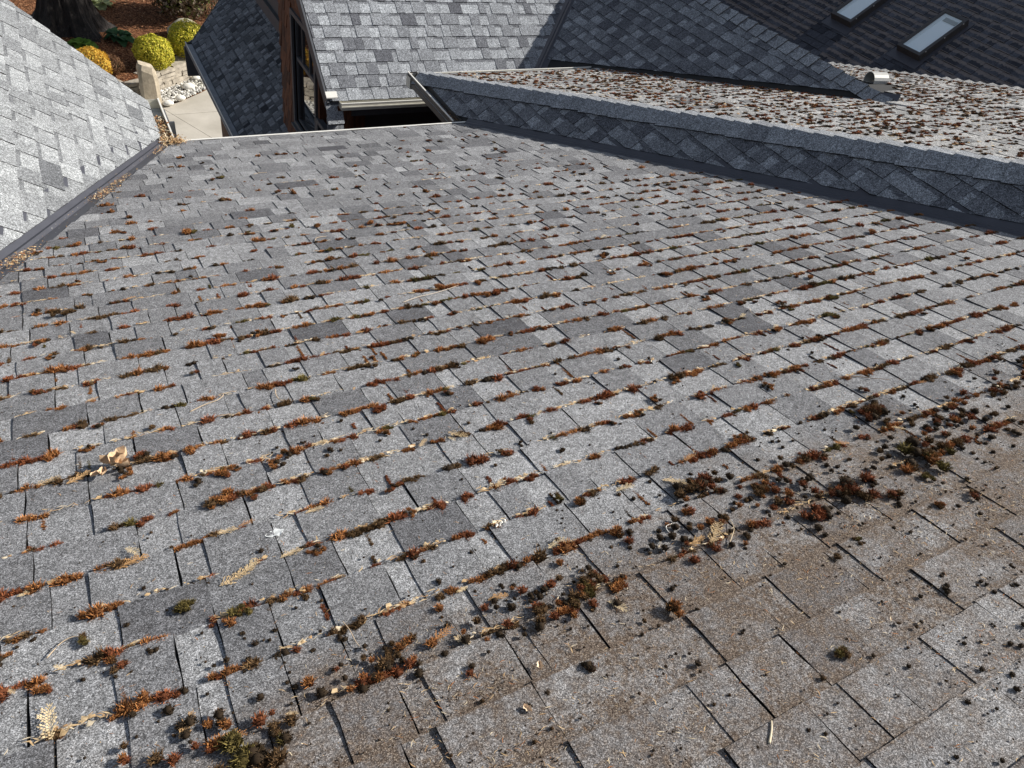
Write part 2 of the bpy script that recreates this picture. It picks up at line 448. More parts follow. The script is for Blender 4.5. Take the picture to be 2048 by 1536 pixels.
def zL(y): return ZE + p * (YL - y)

# ================================================================== ground and setting
def ground_sheets():
    # mulch bed: one large sheet with gentle undulation
    g = NG('bark_mulch'); P = g.pos()
    n1 = g.noise(P, 22, 5, 0.8); n2 = g.noise(P, 1.1, 3, 0.6); v = g.sep(g.vor(P, 38))[0]
    c = g.ramp(n1, [(0.3, (0.035, 0.014, 0.007)), (0.5, (0.17, 0.075, 0.038)), (0.72, (0.52, 0.30, 0.17))])
    c2 = g.ramp(v, [(0, (0.35,) * 3), (0.5, (0.9,) * 3), (1, (1.8,) * 3)]); c = g.mix(1, c, c2, 'MULTIPLY')
    t = g.ramp(n2, [(0.4, (0.8, 0.72, 0.68)), (0.65, (1.15, 1.1, 1.0))]); c = g.mix(1, c, t, 'MULTIPLY')
    g.l(c, g.b.inputs['Base Color']); g.b.inputs['Roughness'].default_value = 1; g.b.inputs['Specular IOR Level'].default_value = 0.1
    g.bump(g.math('ADD', n1, g.math('MULTIPLY', v, 0.5)), 1.0, 0.03)
    mulch = g.m
    wall_line = [(-14, 14.5), (-3, 16.6), (0.3, 17.45), (1.05, 17.85), (1.45, 18.05), (1.88, 18.5), (2.35, 18.85), (2.85, 19.33), (3.2, 19.84), (3.6, 20.7), (4.6, 23), (6.5, 27)]
    mb = MB()
    nx = 40
    def bedz(x, y): return 0.42 + 0.03 * math.sin(x * 1.7 + y) + 0.04 * math.sin(y * 0.9 - x * 0.6) + max(0, (y - 24)) * 0.05
    vs = []; cols = len(wall_line); rr = [0, .3, .8, 1.5, 2.4, 3.5, 5, 7, 10, 16, 30, 70, 160]
    idx = len(mb.v)
    for (x, y) in wall_line:
        for r in rr:
            X, Y = x - r * 0.35, y + 0.16 + r
            mb.v.append((X, Y, bedz(X, Y) if r > 0 else 0.44))
    for i in range(cols - 1):
        for j in range(len(rr) - 1):
            k = idx + i * len(rr) + j
            mb.f.append((k, k + len(rr), k + len(rr) + 1, k + 1)); mb.t.append(0.5)
    tag(mb.build('mulch_bed', mulch), 'brown bark mulch bed behind the low stone wall', kind='structure')
    # base ground
    gm = MB(); gm.poly([(-200, -200, -0.05), (200, -200, -0.05), (200, 200, -0.05), (-200, 200, -0.05)])
    tag(gm.build('ground', mulch), 'dark mulch ground around the house', kind='structure')
    # patio
    g = NG('pale_concrete'); P = g.pos(); n1 = g.noise(P, 1.2, 4, 0.6); n2 = g.noise(P, 60, 3, 0.7)
    c = g.ramp(n1, [(0.3, (0.40, 0.365, 0.305)), (0.7, (0.54, 0.50, 0.43))])
    s = g.ramp(n2, [(0.28, (0.6,) * 3), (0.42, (1,) * 3), (0.7, (1.06,) * 3)]); g.l(g.mix(1, c, s, 'MULTIPLY'), g.b.inputs['Base Color'])
    g.b.inputs['Roughness'].default_value = 0.85; g.bump(n2, 0.3, 0.003)
    edge = [(0.4, 16.75), (1.0, 17.1), (1.34, 17.42), (1.5, 17.58), (2.0, 17.78), (2.6, 18.26), (3.05, 18.7), (3.42, 19.2), (3.9, 20.2), (4.6, 22.0)]
    pat = bpy.data.objects.new('patio', None); C.objects.link(pat); tag(pat, 'pale concrete patio with saw cut control joints', kind='structure')
    # slabs divided by the two control joints: recessed gaps are real
    poly = [(-8, 8.6), (14, 8.6), (14, 22.0)] + edge[::-1] + [(-8, 14.6)]
    J1 = ((1.44, 17.16), (2.99, 17.25)); J2 = ((1.65, 17.51), (2.40, 15.94))
    def side(pt, J): return (J[1][0] - J[0][0]) * (pt[1] - J[0][1]) - (J[1][1] - J[0][1]) * (pt[0] - J[0][0])
    def halfJ(J, sgn, g_=0.006):
        dx, dy = J[1][0] - J[0][0], J[1][1] - J[0][1]; L = math.hypot(dx, dy); nx_, ny_ = -dy / L, dx / L
        c_ = nx_ * J[0][0] + ny_ * J[0][1]
        return (-nx_ * sgn, -ny_ * sgn, -c_ * sgn - g_)
    for s1 in (1, -1):
        for s2 in (1, -1):
            q = clip(poly, *halfJ(J1, s1)); q = clip(q, *halfJ(J2, s2)) if len(q) > 2 else q
            if len(q) < 3: continue
            if area(q) < 0: q = q[::-1]
            m2 = MB(); m2.solid([(x, y, -0.04) for x, y in q], [(x, y, 0.0) for x, y in q]); m2.build('concrete_slab', g.m, pat)
    return wall_line
WALL = ground_sheets()

# ================================================================== main roof
RX0, RX1 = XA - 0.4 * 7.6, XS + (p / ps) * 7.6
def Vl(t): return (XA - 0.396 * t, t * SL)       # left valley in plane coords, t horizontal run
def Vr(t): return (XS + p / ps * t, t * SL)
main = thing('main_roof', (1.9, YE, ZE), 'large foreground shingle roof scattered with dried brown moss', 'roof')
Rm = [(Vl(0)[0] + 0.10, -0.012), (Vl(7.6)[0] + 0.10, Vl(7.6)[1]), (Vr(7.6)[0] - 0.085, Vr(7.6)[1]), (Vr(0)[0] - 0.085, -0.012)]
Rmd = [(Vl(0)[0], 0.0), (Vl(7.6)[0], Vl(7.6)[1]), (Vr(7.6)[0], Vr(7.6)[1]), (Vr(0)[0], 0.0)]
deck(main, PM, Rmd)
shingles(main, PM, Rm, ROWS_M, 11, M_MAIN, hi=(0.09, 0.24), lo=(0.05, 0.17), step=0.0045, band=0.0,
         tones=dict(hi=(0.46, 0.12), dark=0.13, lo=(0.64, 0.12)), jitter=1.6)
mb = MB()   # white drip edge along the eave
mb.box((XA - 0.02, YE + 0.012, ZE - 0.055), (XS - XA + 0.02, 0, 0), (0, 0.012, 0), (0, 0, 0.066)); mb.box((XA - 0.02, YE + 0.012, ZE + 0.004), (XS - XA + 0.02, 0, 0), (0, 0.020, 0), (0, 0, 0.009))
mb.build('drip_edge', M_WHITE, main)
mb = MB(); mb.box((XA - 0.1, YE - 0.02, ZE - 0.25), (XS - XA + 0.2, 0, 0), (0, 0.028, 0), (0, 0, 0.235)); mb.build('fascia', M_GREYTRIM, main)
mb = MB(); mb.box((XA - 0.1, YE - 0.35, 0), (XS - XA + 0.5, 0, 0), (0, 0.1, 0), (0, 0, ZE - 0.03)); mb.build('wall', M_CEDAR, main)
valley(main, PM.at(*Vl(-0.02)), PM.at(*Vl(7.5)), PM, PA, 0.15, 0.19, 0.018)
o = valley(main, PM.at(*Vr(-0.02)), PM.at(*Vr(7.5)), PM, PS, 0.13, 0.13, 0.016)

# ================================================================== left roof (steep, sunlit)
left = thing('side_roof', (XA, 7.0, ZE), 'steep pale sunlit shingle roof rising at the left edge', 'roof')
qA = math.sqrt(1 + pA * pA)
# coords (a=y, b=slope); far edge measured from the photo; valley edge follows the main roof
def vA(t): return (YE - t, 0.396 * t * qA)
off = 0.155
RA_ = [(YE + off, -0.02), (7.22, -0.02), (7.54, 0.49 * qA), (8.35, 1.62 * qA), (8.9, 2.3 * qA), (2.0, 2.3 * qA), (YE - 5.8 + off * 1.1, 2.3 * qA)]
RA_ = [(YE + off, -0.02), (7.20, -0.02), (8.90, 2.36 * qA), (YE - 2.36 / 0.396 + off, 2.36 * qA)]
deck(left, PA, [(YE, 0), (7.20, 0), (8.90, 2.36 * qA), (YE - 2.36 / 0.396, 2.36 * qA)])
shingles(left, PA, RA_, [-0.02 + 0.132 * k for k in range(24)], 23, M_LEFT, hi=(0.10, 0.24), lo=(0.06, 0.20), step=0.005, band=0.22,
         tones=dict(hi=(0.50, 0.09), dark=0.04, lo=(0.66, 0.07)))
mb = MB()   # starter strip / metal edging along the far slope edge
e0, e1 = PA.at(7.21, -0.02), PA.at(8.91, 2.36 * qA)
mb.box(e0 - PA.N * 0.12, e1 - e0, (0, 0.02, 0), PA.N * 0.10); mb.build('edge_board', M_GREYTRIM, left)
gutter(left, (XA + 0.0, YE + 0.03, ZE - 0.01), (XA, 7.26, ZE - 0.01), (1, 0, 0), M_CREAM, 0.115, 0.11)
mb = MB(); mb.box((XA + 0.004, 6.95, ZE - 0.105), (0.108, 0, 0), (0, 0.30, 0), (0, 0, 0.012)); mb.build('gutter_floor', M_GUTIN, left)
mb = MB(); mb.box((XA + 0.125, 6.86, ZE - 0.13), (0.012, 0, 0), (0, 0.22, 0), (0, 0, 0.10)); mb.box((XA + 0.13, 6.84, ZE - 0.2), (0.05, 0, 0), (0, 0.02, 0), (0, 0, 0.16)); mb.build('gutter_bracket', M_GREYTRIM, left)
mb = MB(); mb.box((XA - 0.4, 6.2, 0), (0.06, 0, 0), (0, 1.0, 0), (0, 0, ZE + 0.1)); mb.build('wall', M_CEDAR, left)

# ================================================================== hip roof (shaded strip + mossy sunlit top)
hip = thing('hip_roof', (XS, YL, ZE), 'low hip roof with shaded near face and sunlit mossy top beyond it', 'roof')
qS = math.sqrt(1 + ps * ps); kS = ps / p / qS
bt = 3.1 * qS
RS = [(YE + 0.20, -0.015), (YL - 0.02, -0.015), (YL - bt * kS - 0.02, bt), (YE - bt * kS + 0.20, bt)]
deck(hip, PS, [(YE, 0), (YL, 0), (YL - bt * kS, bt), (YE - bt * kS, bt)])
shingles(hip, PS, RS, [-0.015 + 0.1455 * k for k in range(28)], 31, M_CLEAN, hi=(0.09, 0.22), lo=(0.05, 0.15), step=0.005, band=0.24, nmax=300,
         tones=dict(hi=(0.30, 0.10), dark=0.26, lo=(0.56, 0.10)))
tL = 8.3
RL = [(0.04, -0.015), (6.2, -0.015), (6.2, tL * SL), (tL * p / ps + 0.04, tL * SL)]
deck(hip, PL_, [(0, 0), (6.18, 0), (6.18, tL * SL), (tL * p / ps, tL * SL)])
# dormer footprint on this plane
XR, YR = 7.05, 4.42; pD = 0.72
def skipL(a, b):
    x = XS + a; y = YL - b / SL
    return y > YR + 0.15 and x > (7.022 - (y - YR) * p / pD) + 0.14 and x < 8.4 - max(0, 5.3 - y) * 1.5
shingles(hip, PL_, RL, [-0.015 + 0.148 * k for k in range(60)], 41, M_UPPER, hi=(0.10, 0.26), lo=(0.06, 0.18), step=0.005, band=0.0, nmax=300,
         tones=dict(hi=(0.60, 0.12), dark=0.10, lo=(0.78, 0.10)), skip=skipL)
h0 = Vector((XS, YL, ZE)); tt = 7.6
h1 = Vector((XS + tt * p / ps, YL - tt, ZE + p * tt))
caps(hip, h0 - (h1 - h0).normalized() * 0.02, h1, PS.N, PL_.N, 0.165, 0.155, M_CLEAN, 5, length=0.25)
gutter(hip, (XS - 0.01, YE + 0.10, ZE - 0.012), (XS - 0.01, YL + 0.13, ZE - 0.012), (-1, 0, 0), plain('shade_dark_gutter', (0.10, 0.09, 0.08), 0.5, nscale=9, namp=0.25), 0.095, 0.12)  # shade on the gutter's front is put into its dark colour
gutter(hip, (XS - 0.12, YL + 0.012, ZE - 0.035), (9.6, YL + 0.012, ZE - 0.012), (0, 1, 0), M_CREAM, 0.115, 0.12)
mb = MB(); mb.box((XS - 0.11, YE + 0.12, ZE - 0.07), (0.095, 0, 0), (0, YL - YE - 0.02, 0), (0, 0, 0.008)); mb.build('gutter_floor', M_GUTIN, hip)
mb = MB(); mb.box((XS + 0.0, YE, ZE - 0.22), (0.02, 0, 0), (0, YL - YE, 0), (0, 0, 0.2)); mb.box((XS, YL - 0.02, ZE - 0.22), (6.2, 0, 0), (0, 0.02, 0), (0, 0, 0.2)); mb.build('fascia', M_GREYTRIM, hip)
mb = MB(); mb.box((XS + 0.35, YE - 0.3, 0), (0.1, 0, 0), (0, YL - YE - 0.1, 0), (0, 0, ZE + 0.1)); mb.box((XS + 0.35, YL - 0.42, 0), (5.6, 0, 0), (0, 0.1, 0), (0, 0, ZE - 0.02)); mb.build('wall', M_CEDAR, hip)
# rake edging of the sunlit top, wavy shingle ends over the far side
mb = MB(); rnd = random.Random(3)
for k in range(52):
    bb = k * 0.148
    mb.solid([PL_.at(6.17, bb, -0.002), PL_.at(6.30 + rnd.uniform(-.02, .02), bb, -0.002), PL_.at(6.25 + rnd.uniform(-.01, .01), bb + 0.148, -0.002), PL_.at(6.17, bb + 0.148, -0.002)],
             [PL_.at(6.17, bb, 0.02), PL_.at(6.30 + rnd.uniform(-.02, .02), bb, 0.034), PL_.at(6.25, bb + 0.148, 0.012), PL_.at(6.17, bb + 0.148, 0.008)], 0.55 + rnd.uniform(-.1, .1))
mb.build('rake_shingles', M_UPPER, hip)
mb = MB(); mb.box(PL_.at(6.18, 0, -0.25), PL_.B * (tL * SL), Vector((0.02, 0, 0)), PL_.N * 0.24); mb.build('rake_board', M_GREYTRIM, hip)
# vent hood
mb = MB(); vo = Vector((8.28, 5.62, zL(5.62) + 0.03)); ax = Vector((0.95, -0.25, 0.05)).normalized(); sd = ax.cross(Vector((0, 0, 1))).normalized(); uz = sd.cross(ax)
r_ = 0.10; n_ = 18
ring = [sd * math.cos(t) * r_ + uz * math.sin(t) * r_ for t in [math.pi * 2 * k / n_ for k in range(n_)]]
for k in range(n_):
    a, b2 = ring[k], ring[(k + 1) % n_]; L = ax * 0.20
    mb.poly([vo + a, vo + b2, vo + b2 + L, vo + a + L][::-1]); mb.poly([vo + a * 0.95, vo + b2 * 0.95, vo + b2 * 0.95 + L, vo + a * 0.95 + L])
    mb.poly([vo + a, vo + a * 0.95, vo + b2 * 0.95, vo + b2])
vent = mb.build('vent_hood', plain('galvanised_vent', (0.55, 0.54, 0.50), 0.45, 0.3, nscale=10, namp=0.1), hip)
mb = MB(); mb.poly([vo + ax * 0.2 + q * 0.94 for q in ring]); mb.build('vent_inside', M_DECK, vent)

# ================================================================== dormer
dorm = thing('dormer_roof', (XR, YR, zL(YR)), 'shaded gable dormer roof rising out of the mossy upper roof', 'roof')
qD = math.sqrt(1 + pD * pD)
zR = zL(YR) + pD * (XR - 7.022)
# plane origin on the ridge, a = y, b measured upslope toward the ridge (b=0 at x=5.2)
X0D = 5.2; PD = Plane((X0D, 0, zR - pD * (XR - X0D)), (0, 1, 0), (1, 0, pD)); PD._c = Vector((6.4, 7.5, 6))
def dab(x, y): return (y, (x - X0D) * qD)
v0 = Vector((5.403, 8.305, 0)); v0.z = PD.O.z + pD * (v0.x - X0D); pB = 0.744
xl = 7.022 - (YL - YR) * p / pD
B_EAVE_Y = 8.05
def vBx(y): return v0.x + (y - v0.y) * pB / pD
yt = v0.y + (XR - v0.x) * pD / pB
RD = [dab(7.022, YR + 0.16), dab(xl, YL + 0.16), dab(vBx(8.02) + 0.02, 8.02), dab(vBx(8.3) + 0.10, 8.3), dab(XR, yt - 0.1)]
RD = [dab(XR, YR + 0.16), dab(7.022 - (8.2 - YR) * p / pD, 8.2 + 0.14), dab(XR, yt - 0.11)]
deck(dorm, PD, [dab(XR, YR), dab(xl, YL), dab(vBx(8.0), 8.0), dab(XR, yt)])
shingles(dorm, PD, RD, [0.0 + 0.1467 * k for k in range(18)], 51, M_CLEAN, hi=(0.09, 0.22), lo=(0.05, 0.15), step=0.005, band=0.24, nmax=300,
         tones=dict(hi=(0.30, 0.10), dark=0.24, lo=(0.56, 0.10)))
PD2 = Plane((XR, 0, zR), (0, 1, 0), (-1, 0, pD)); PD2.B = -PD2.B
back = MB(); q = [PD2.at(YR, 0), PD2.at(yt + 1.5, 0), Vector((8.3, yt + 1.5, zR - pD * (8.3 - XR))), Vector((8.3, 5.3, zR - pD * (8.3 - XR))) ]
q = [Vector((XR, YR, zR)), Vector((8.3, YR + (8.3 - XR) * pD / p, zR - pD * (8.3 - XR))), Vector((8.3, yt + 1.5, zR - pD * (8.3 - XR))), Vector((XR, yt + 1.5, zR))]
back.solid([x - Vector((0, 0, .05)) for x in q], q, 0.4); back.build('far_slope', M_CLEAN, dorm)
caps(dorm, (XR, YR - 0.16, zR - 0.01), (XR, yt + 1.2, zR), PD.N, Vector((pD, 0, 1)).normalized(), 0.17, 0.15, M_CLEAN, 8, length=0.25)
# flattened starter cap running out on the sunlit roof
mb = MB(); rnd = random.Random(4)
pts = [(-0.12, 0.0), (-0.07, -0.20), (0.0, -0.26), (0.06, -0.18), (0.09, 0.0)]
mb.solid([Vector((XR + x, YR + y, zL(YR + y) + 0.002)) for x, y in pts], [Vector((XR + x, YR + y, zL(YR + y) + 0.016 + (y + 0.26) * 0.04)) for x, y in pts], 0.8)
mb.build('end_cap', M_UPPER, dorm)
PL_._c = Vector((6, 5, 6))
valley(dorm, Vector((7.03, YR - 0.05, zL(YR) - 0.0)), Vector((xl, YL + 0.1, zL(YL + 0.1))), PL_, PD, 0.07, 0.15, 0.010)

# ================================================================== gable wing (sunlit roof facing the lens, cedar end wall, window)
gab = thing('gable_wing', (2.5, B_EAVE_Y, 0), 'gabled wing with sunlit grey shingle roof, cedar end wall and tall window', 'house wing')
zB0 = v0.z - pB * (v0.y - B_EAVE_Y)
PB = Plane((0, B_EAVE_Y, zB0), (1, 0, 0), (0, 1, pB)); PB._c = Vector((4, 9, 5)); qB = math.sqrt(1 + pB * pB)
yr = 10.9
def bab(x, y): return (x, (y - B_EAVE_Y) * qB)
RB = [bab(2.51, B_EAVE_Y - 0.012), bab(vBx(B_EAVE_Y) - 0.09, B_EAVE_Y - 0.012), bab(vBx(yr) - 0.09, yr), bab(2.51, yr)]
deck(gab, PB, [bab(2.5, B_EAVE_Y), bab(vBx(B_EAVE_Y), B_EAVE_Y), bab(vBx(yr), yr), bab(2.5, yr)])
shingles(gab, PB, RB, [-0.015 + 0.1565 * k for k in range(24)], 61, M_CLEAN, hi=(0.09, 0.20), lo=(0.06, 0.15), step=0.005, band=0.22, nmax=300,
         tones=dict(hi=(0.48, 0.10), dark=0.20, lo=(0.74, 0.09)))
valley(gab, Vector((vBx(8.0), 8.0, zB0 - pB * 0.05)), Vector((vBx(yr), yr, zB0 + pB * (yr - B_EAVE_Y))), PB, PD, 0.12, 0.12, 0.02)
mb = MB()
a, b2 = PB.at(2.5, -0.03, -0.12), PB.at(2.5, (yr - B_EAVE_Y) * qB, -0.12)
mb.box(a, b2 - a, (-0.022, 0, 0), PB.N * 0.13); mb.build('rake_board', M_GREYTRIM, gab)
mb = MB(); q = [Vector((2.5, yr, zB0 + pB * (yr - B_EAVE_Y))), Vector((8.3, yr, zB0 + pB * (yr - B_EAVE_Y))), Vector((8.3, yr + 3, zB0 + pB * (yr - B_EAVE_Y) - 2.2)), Vector((2.5, yr + 3, zB0 + pB * (yr - B_EAVE_Y) - 2.2))]
mb.solid([x - Vector((0, 0, .1)) for x in q], q, 0.5); mb.build('far_slope', M_CLEAN, gab)
gutter(gab, (2.62, B_EAVE_Y - 0.0, zB0 - 0.005), (5.3, B_EAVE_Y - 0.0, zB0 - 0.005), (0, -1, 0), M_CREAM, 0.10, 0.075)
mb = MB(); mb.box((2.47, B_EAVE_Y - 0.03, zB0 + 0.035), (0.13, 0.0, 0.0), (0, 0.06, 0.045), (0, 0, 0.012)); mb.build('eave_flashing', M_WHITE, gab)
mb = MB(); mb.box((2.52, B_EAVE_Y + 0.0, zB0 - 0.2), (3.0, 0, 0), (0, 0.02, 0), (0, 0, 0.19)); mb.build('fascia', M_GREYTRIM, gab)
# shingled corner return below the rake end
ret = MB()
for k, (z0, z1, y0_) in enumerate(((-0.03, -0.24, 8.00), (-0.20, -0.42, 7.96), (-0.40, -0.75, 7.93))):
    A0 = Vector((2.47, y0_ + 0.06, zB0 + z0)); ret.box(A0, (0.19, 0, 0.0), (0, 0.02, 0.01), (0, -0.10 + 0.02 * k, z1 - z0), 0.75 - 0.25 * k)
ret.build('corner_return', M_CLEAN, gab)
WX = 2.60; WY1 = 10.45; WY0 = 8.02
zTop = lambda y: zB0 + pB * (y - B_EAVE_Y) - 0.06
# window opening numbers on the wall plane
wy0, wy1, wz0, wz1 = 8.86, 9.80, 3.27, 4.66
mb = MB()   # wall core around the opening
def wbox(y0, y1, z0, z1, z1b=None):
    z1b = z1 if z1b is None else z1b
    bq = [Vector((WX, y0, z0)), Vector((WX, y1, z0)), Vector((WX + 0.16, y1, z0)), Vector((WX + 0.16, y0, z0))][::-1]
    tq = [Vector((WX, y0, z1)), Vector((WX, y1, z1b)), Vector((WX + 0.16, y1, z1b)), Vector((WX + 0.16, y0, z1))][::-1]
    mb.solid(bq, tq)
W2 = (8.16, 8.74)
wbox(wy1, WY1, 0, zTop(wy1), zTop(WY1)); wbox(W2[1], wy1, 0, wz0); wbox(W2[0], W2[1], 0, wz0); wbox(WY0, W2[0], 0, zTop(WY0), zTop(W2[0]))
wbox(wy0, wy1, wz1, zTop(wy0), zTop(wy1)); wbox(W2[1], wy0, wz0, zTop(W2[1]) if zTop(W2[1]) < wz1 else wz1, zTop(wy0))
mb.box((WX, WY1 - 0.16, 0), (3.5, 0, 0), (0, 0.16, 0), (0, 0, zTop(WY1)))
mb.build('wall', M_CEDAR, gab)
mb = MB(); mb.box((WX + 0.1, B_EAVE_Y + 0.36, 0), (3.2, 0, 0), (0, 0.1, 0), (0, 0, zB0 + 0.1)); mb.build('eave_wall', M_EAVESHADE, gab)
mb = MB(); mb.box((WX + 0.12, B_EAVE_Y + 0.33, 0), (0.34, 0, 0), (0, 0.02, 0), (0, 0, zB0 - 0.22)); mb.build('cedar_panel', M_CEDAR, gab)
# cedar shingles on the visible part of the end wall
rnd = random.Random(9)
z = 2.75; rowi = 0
while z < 6.1:
    y = wy1 + 0.07
    while y < WY1 - 0.005:
        wd = rnd.uniform(0.08, 0.17); y1 = min(y + wd, WY1 + 0.015)
        top = min(z + 0.24, zTop(y) - 0.01)
        if top > z + 0.05:
            m2 = MB(); dzz = rnd.uniform(-.012, .012); th = rnd.uniform(0.022, 0.036)
            m2.solid([Vector((WX - th, y, z + dzz)), Vector((WX, y, z + dzz)), Vector((WX, y1 - 0.010, z + dzz)), Vector((WX - th, y1 - 0.010, z + dzz))],
                     [Vector((WX - 0.004, y, top)), Vector((WX, y, top)), Vector((WX, y1 - 0.004, top)), Vector((WX - 0.004, y1 - 0.010, top))], rnd.choice([0.1, 0.5, 0.9, 1.0]))
            m2.build('cedar_shingle', M_CEDAR, gab, (WX, (y + y1) / 2, z))
        y = y1
    # strip above the window
    y = 8.3
    while y < wy1 + 0.05:
        wd = rnd.uniform(0.09, 0.17); y1 = y + wd; top = min(z + 0.24, zTop(y) - 0.01)
        if z > wz1 + 0.05 and top > z + 0.06:
            m2 = MB(); m2.solid([Vector((WX - 0.018, y, z)), Vector((WX, y, z)), Vector((WX, y1 - 0.004, z)), Vector((WX - 0.018, y1 - 0.004, z))],
                                [Vector((WX - 0.004, y, top)), Vector((WX, y, top)), Vector((WX, y1 - 0.004, top)), Vector((WX - 0.004, y1 - 0.004, top))], rnd.choice([0.1, 0.5, 0.9]))
            m2.build('cedar_shingle', M_CEDAR, gab, (WX, (y + y1) / 2, z))
        y = y1
    z += 0.185; rowi += 1
# outside corner shingle ends facing away, plain corner board not present in the photo
def window(y0, y1, z0, z1, muntins, label=None):
    f = MB(); t = 0.055
    f.box((WX - 0.03, y0 - t, z0 - t), (0.07, 0, 0), (0, y1 - y0 + 2 * t, 0), (0, 0, t)); f.box((WX - 0.03, y0 - t, z1), (0.07, 0, 0), (0, y1 - y0 + 2 * t, 0), (0, 0, t))
    f.box((WX - 0.03, y0 - t, z0), (0.07, 0, 0), (0, t, 0), (0, 0, z1 - z0)); f.box((WX - 0.03, y1, z0), (0.07, 0, 0), (0, t, 0), (0, 0, z1 - z0))
    f.box((WX - 0.06, y0 - t - 0.02, z0 - t - 0.03), (0.08, 0, 0), (0, y1 - y0 + 2 * t + 0.04, 0), (0, 0, 0.028))
    fr = f.build('window', M_GREYTRIM, gab)
    s = MB(); k = 0.035
    s.box((WX + 0.02, y0, z0), (0.04, 0, 0), (0, y1 - y0, 0), (0, 0, k)); s.box((WX + 0.02, y0, z1 - k), (0.04, 0, 0), (0, y1 - y0, 0), (0, 0, k))
    s.box((WX + 0.02, y0, z0 + k), (0.04, 0, 0), (0, k, 0), (0, 0, z1 - z0 - 2 * k)); s.box((WX + 0.02, y1 - k, z0 + k), (0.04, 0, 0), (0, k, 0), (0, 0, z1 - z0 - 2 * k))
    if muntins:
        zm = z0 + (z1 - z0) * 0.60
        s.box((WX + 0.017, y0 + k, zm), (0.045, 0, 0), (0, y1 - y0 - 2 * k, 0), (0, 0, 0.05))
        for f_ in (0.36, 0.68):
            yy = y0 + (y1 - y0) * f_; s.box((WX + 0.022, yy, zm + 0.05), (0.03, 0, 0), (0, 0.022, 0), (0, 0, z1 - k - zm - 0.05))
    s.build('sash', M_GREYTRIM, fr)
    gl = MB(); gl.box((WX + 0.04, y0 + k, z0 + k), (0.006, 0, 0), (0, y1 - y0 - 2 * k, 0), (0, 0, z1 - z0 - 2 * k)); gl.build('pane', M_GLASS, fr)
g = NG('window_glass'); g.b.inputs['Base Color'].default_value = (0.01, 0.01, 0.012, 1); g.b.inputs['Roughness'].default_value = 0.02; g.b.inputs['IOR'].default_value = 1.9; g.b.inputs['Coat Weight'].default_value = 0.4
g.b.inputs['Coat Roughness'].default_value = 0.02
M_GLASS = g.m
window(wy0, wy1, wz0, wz1, True)
window(W2[0], W2[1], 2.6, 3.72, False)

# ================================================================== lean-to roof (shaded, far left)
lean = thing('lean_to_roof', (2.06, 11, 2.48), 'blue grey shaded lean-to roof beside the cedar wall', 'roof')
pF = 0.80; qF = math.sqrt(1 + pF * pF); XF = 2.06; ZF = 8 - 5.085 + pF * (XF - 2.6)
PF = Plane((XF, 0, ZF), (0, 1, 0), (1, 0, pF)); PF._c = Vector((2.6, 13, 3))
RF = [(9.0, -0.012), (14.72, -0.012), (15.85, 1.30 * qF), (9.0, 1.30 * qF)]
deck(lean, PF, [(9.0, 0), (14.7, 0), (15.8, 1.28 * qF), (9.0, 1.28 * qF)])
def skipF(a, b): return a < 10.3 and b > 0.56 * qF
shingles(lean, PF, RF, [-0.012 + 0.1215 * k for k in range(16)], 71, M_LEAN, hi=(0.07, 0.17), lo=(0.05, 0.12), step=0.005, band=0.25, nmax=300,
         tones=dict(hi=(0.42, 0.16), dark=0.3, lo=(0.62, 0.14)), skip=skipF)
gutter(lean, (XF - 0.0, 9.0, ZF - 0.005), (XF - 0.0, 14.75, ZF - 0.005), (-1, 0, 0), plain('blue_grey_gutter', (0.16, 0.17, 0.19), 0.5, nscale=12, namp=0.2), 0.12, 0.10)
mb = MB(); mb.box((XF - 0.11, 9.0, ZF - 0.03), (0.095, 0, 0), (0, 5.7, 0), (0, 0, 0.006)); mb.build('gutter_guard', plain('gutter_guard_metal', (0.30, 0.32, 0.35), 0.5, nscale=10, namp=0.25), lean)
mb = MB(); mb.box((XF - 0.15, 14.74, ZF - 0.62), (0.25, 0, 0), (0, 0.05, 0), (0, 0, 0.52)); mb.box((XF - 0.15, 14.74, ZF - 0.10), (0.02, 0.0, 0), (0, 0.05, 0), (0.14, 0, 0.12)); mb.build('end_board', M_GREYTRIM, lean)
rb = MB(); a, b2 = PF.at(14.74, 0, -0.14), PF.at(15.86, 1.29 * qF, -0.14); rb.box(a, b2 - a, (0, 0.03, 0), PF.N * 0.15); rb.build('rake_board', M_GREYTRIM, lean)
mb = MB(); mb.box((XF + 0.3, 9.0, 0), (0.08, 0, 0), (0, 5.5, 0), (0, 0, ZF)); mb.build('wall', M_CEDAR, lean)
mb = MB(); tb = PF.at(10.5, 1.27 * qF, 0.0)
mb.box((3.20, WY1 + 0.02, 0), (0.12, 0, 0), (0, 5.2, 0), (0, 0, 6.2)); mb.build('upper_wall', M_CEDAR, lean)
mb = MB(); mb.box((3.10, WY1 + 0.03, tb.z - 0.1), (0.09, 0, 0), (0, 5.1, 0), (0, 0, 0.20)); mb.box((3.16, WY1 + 0.03, tb.z + 0.1), (0.035, 0, 0), (0, 5.1, 0), (0, 0, 0.34)); mb.build('head_flashing', M_GREYTRIM, lean)

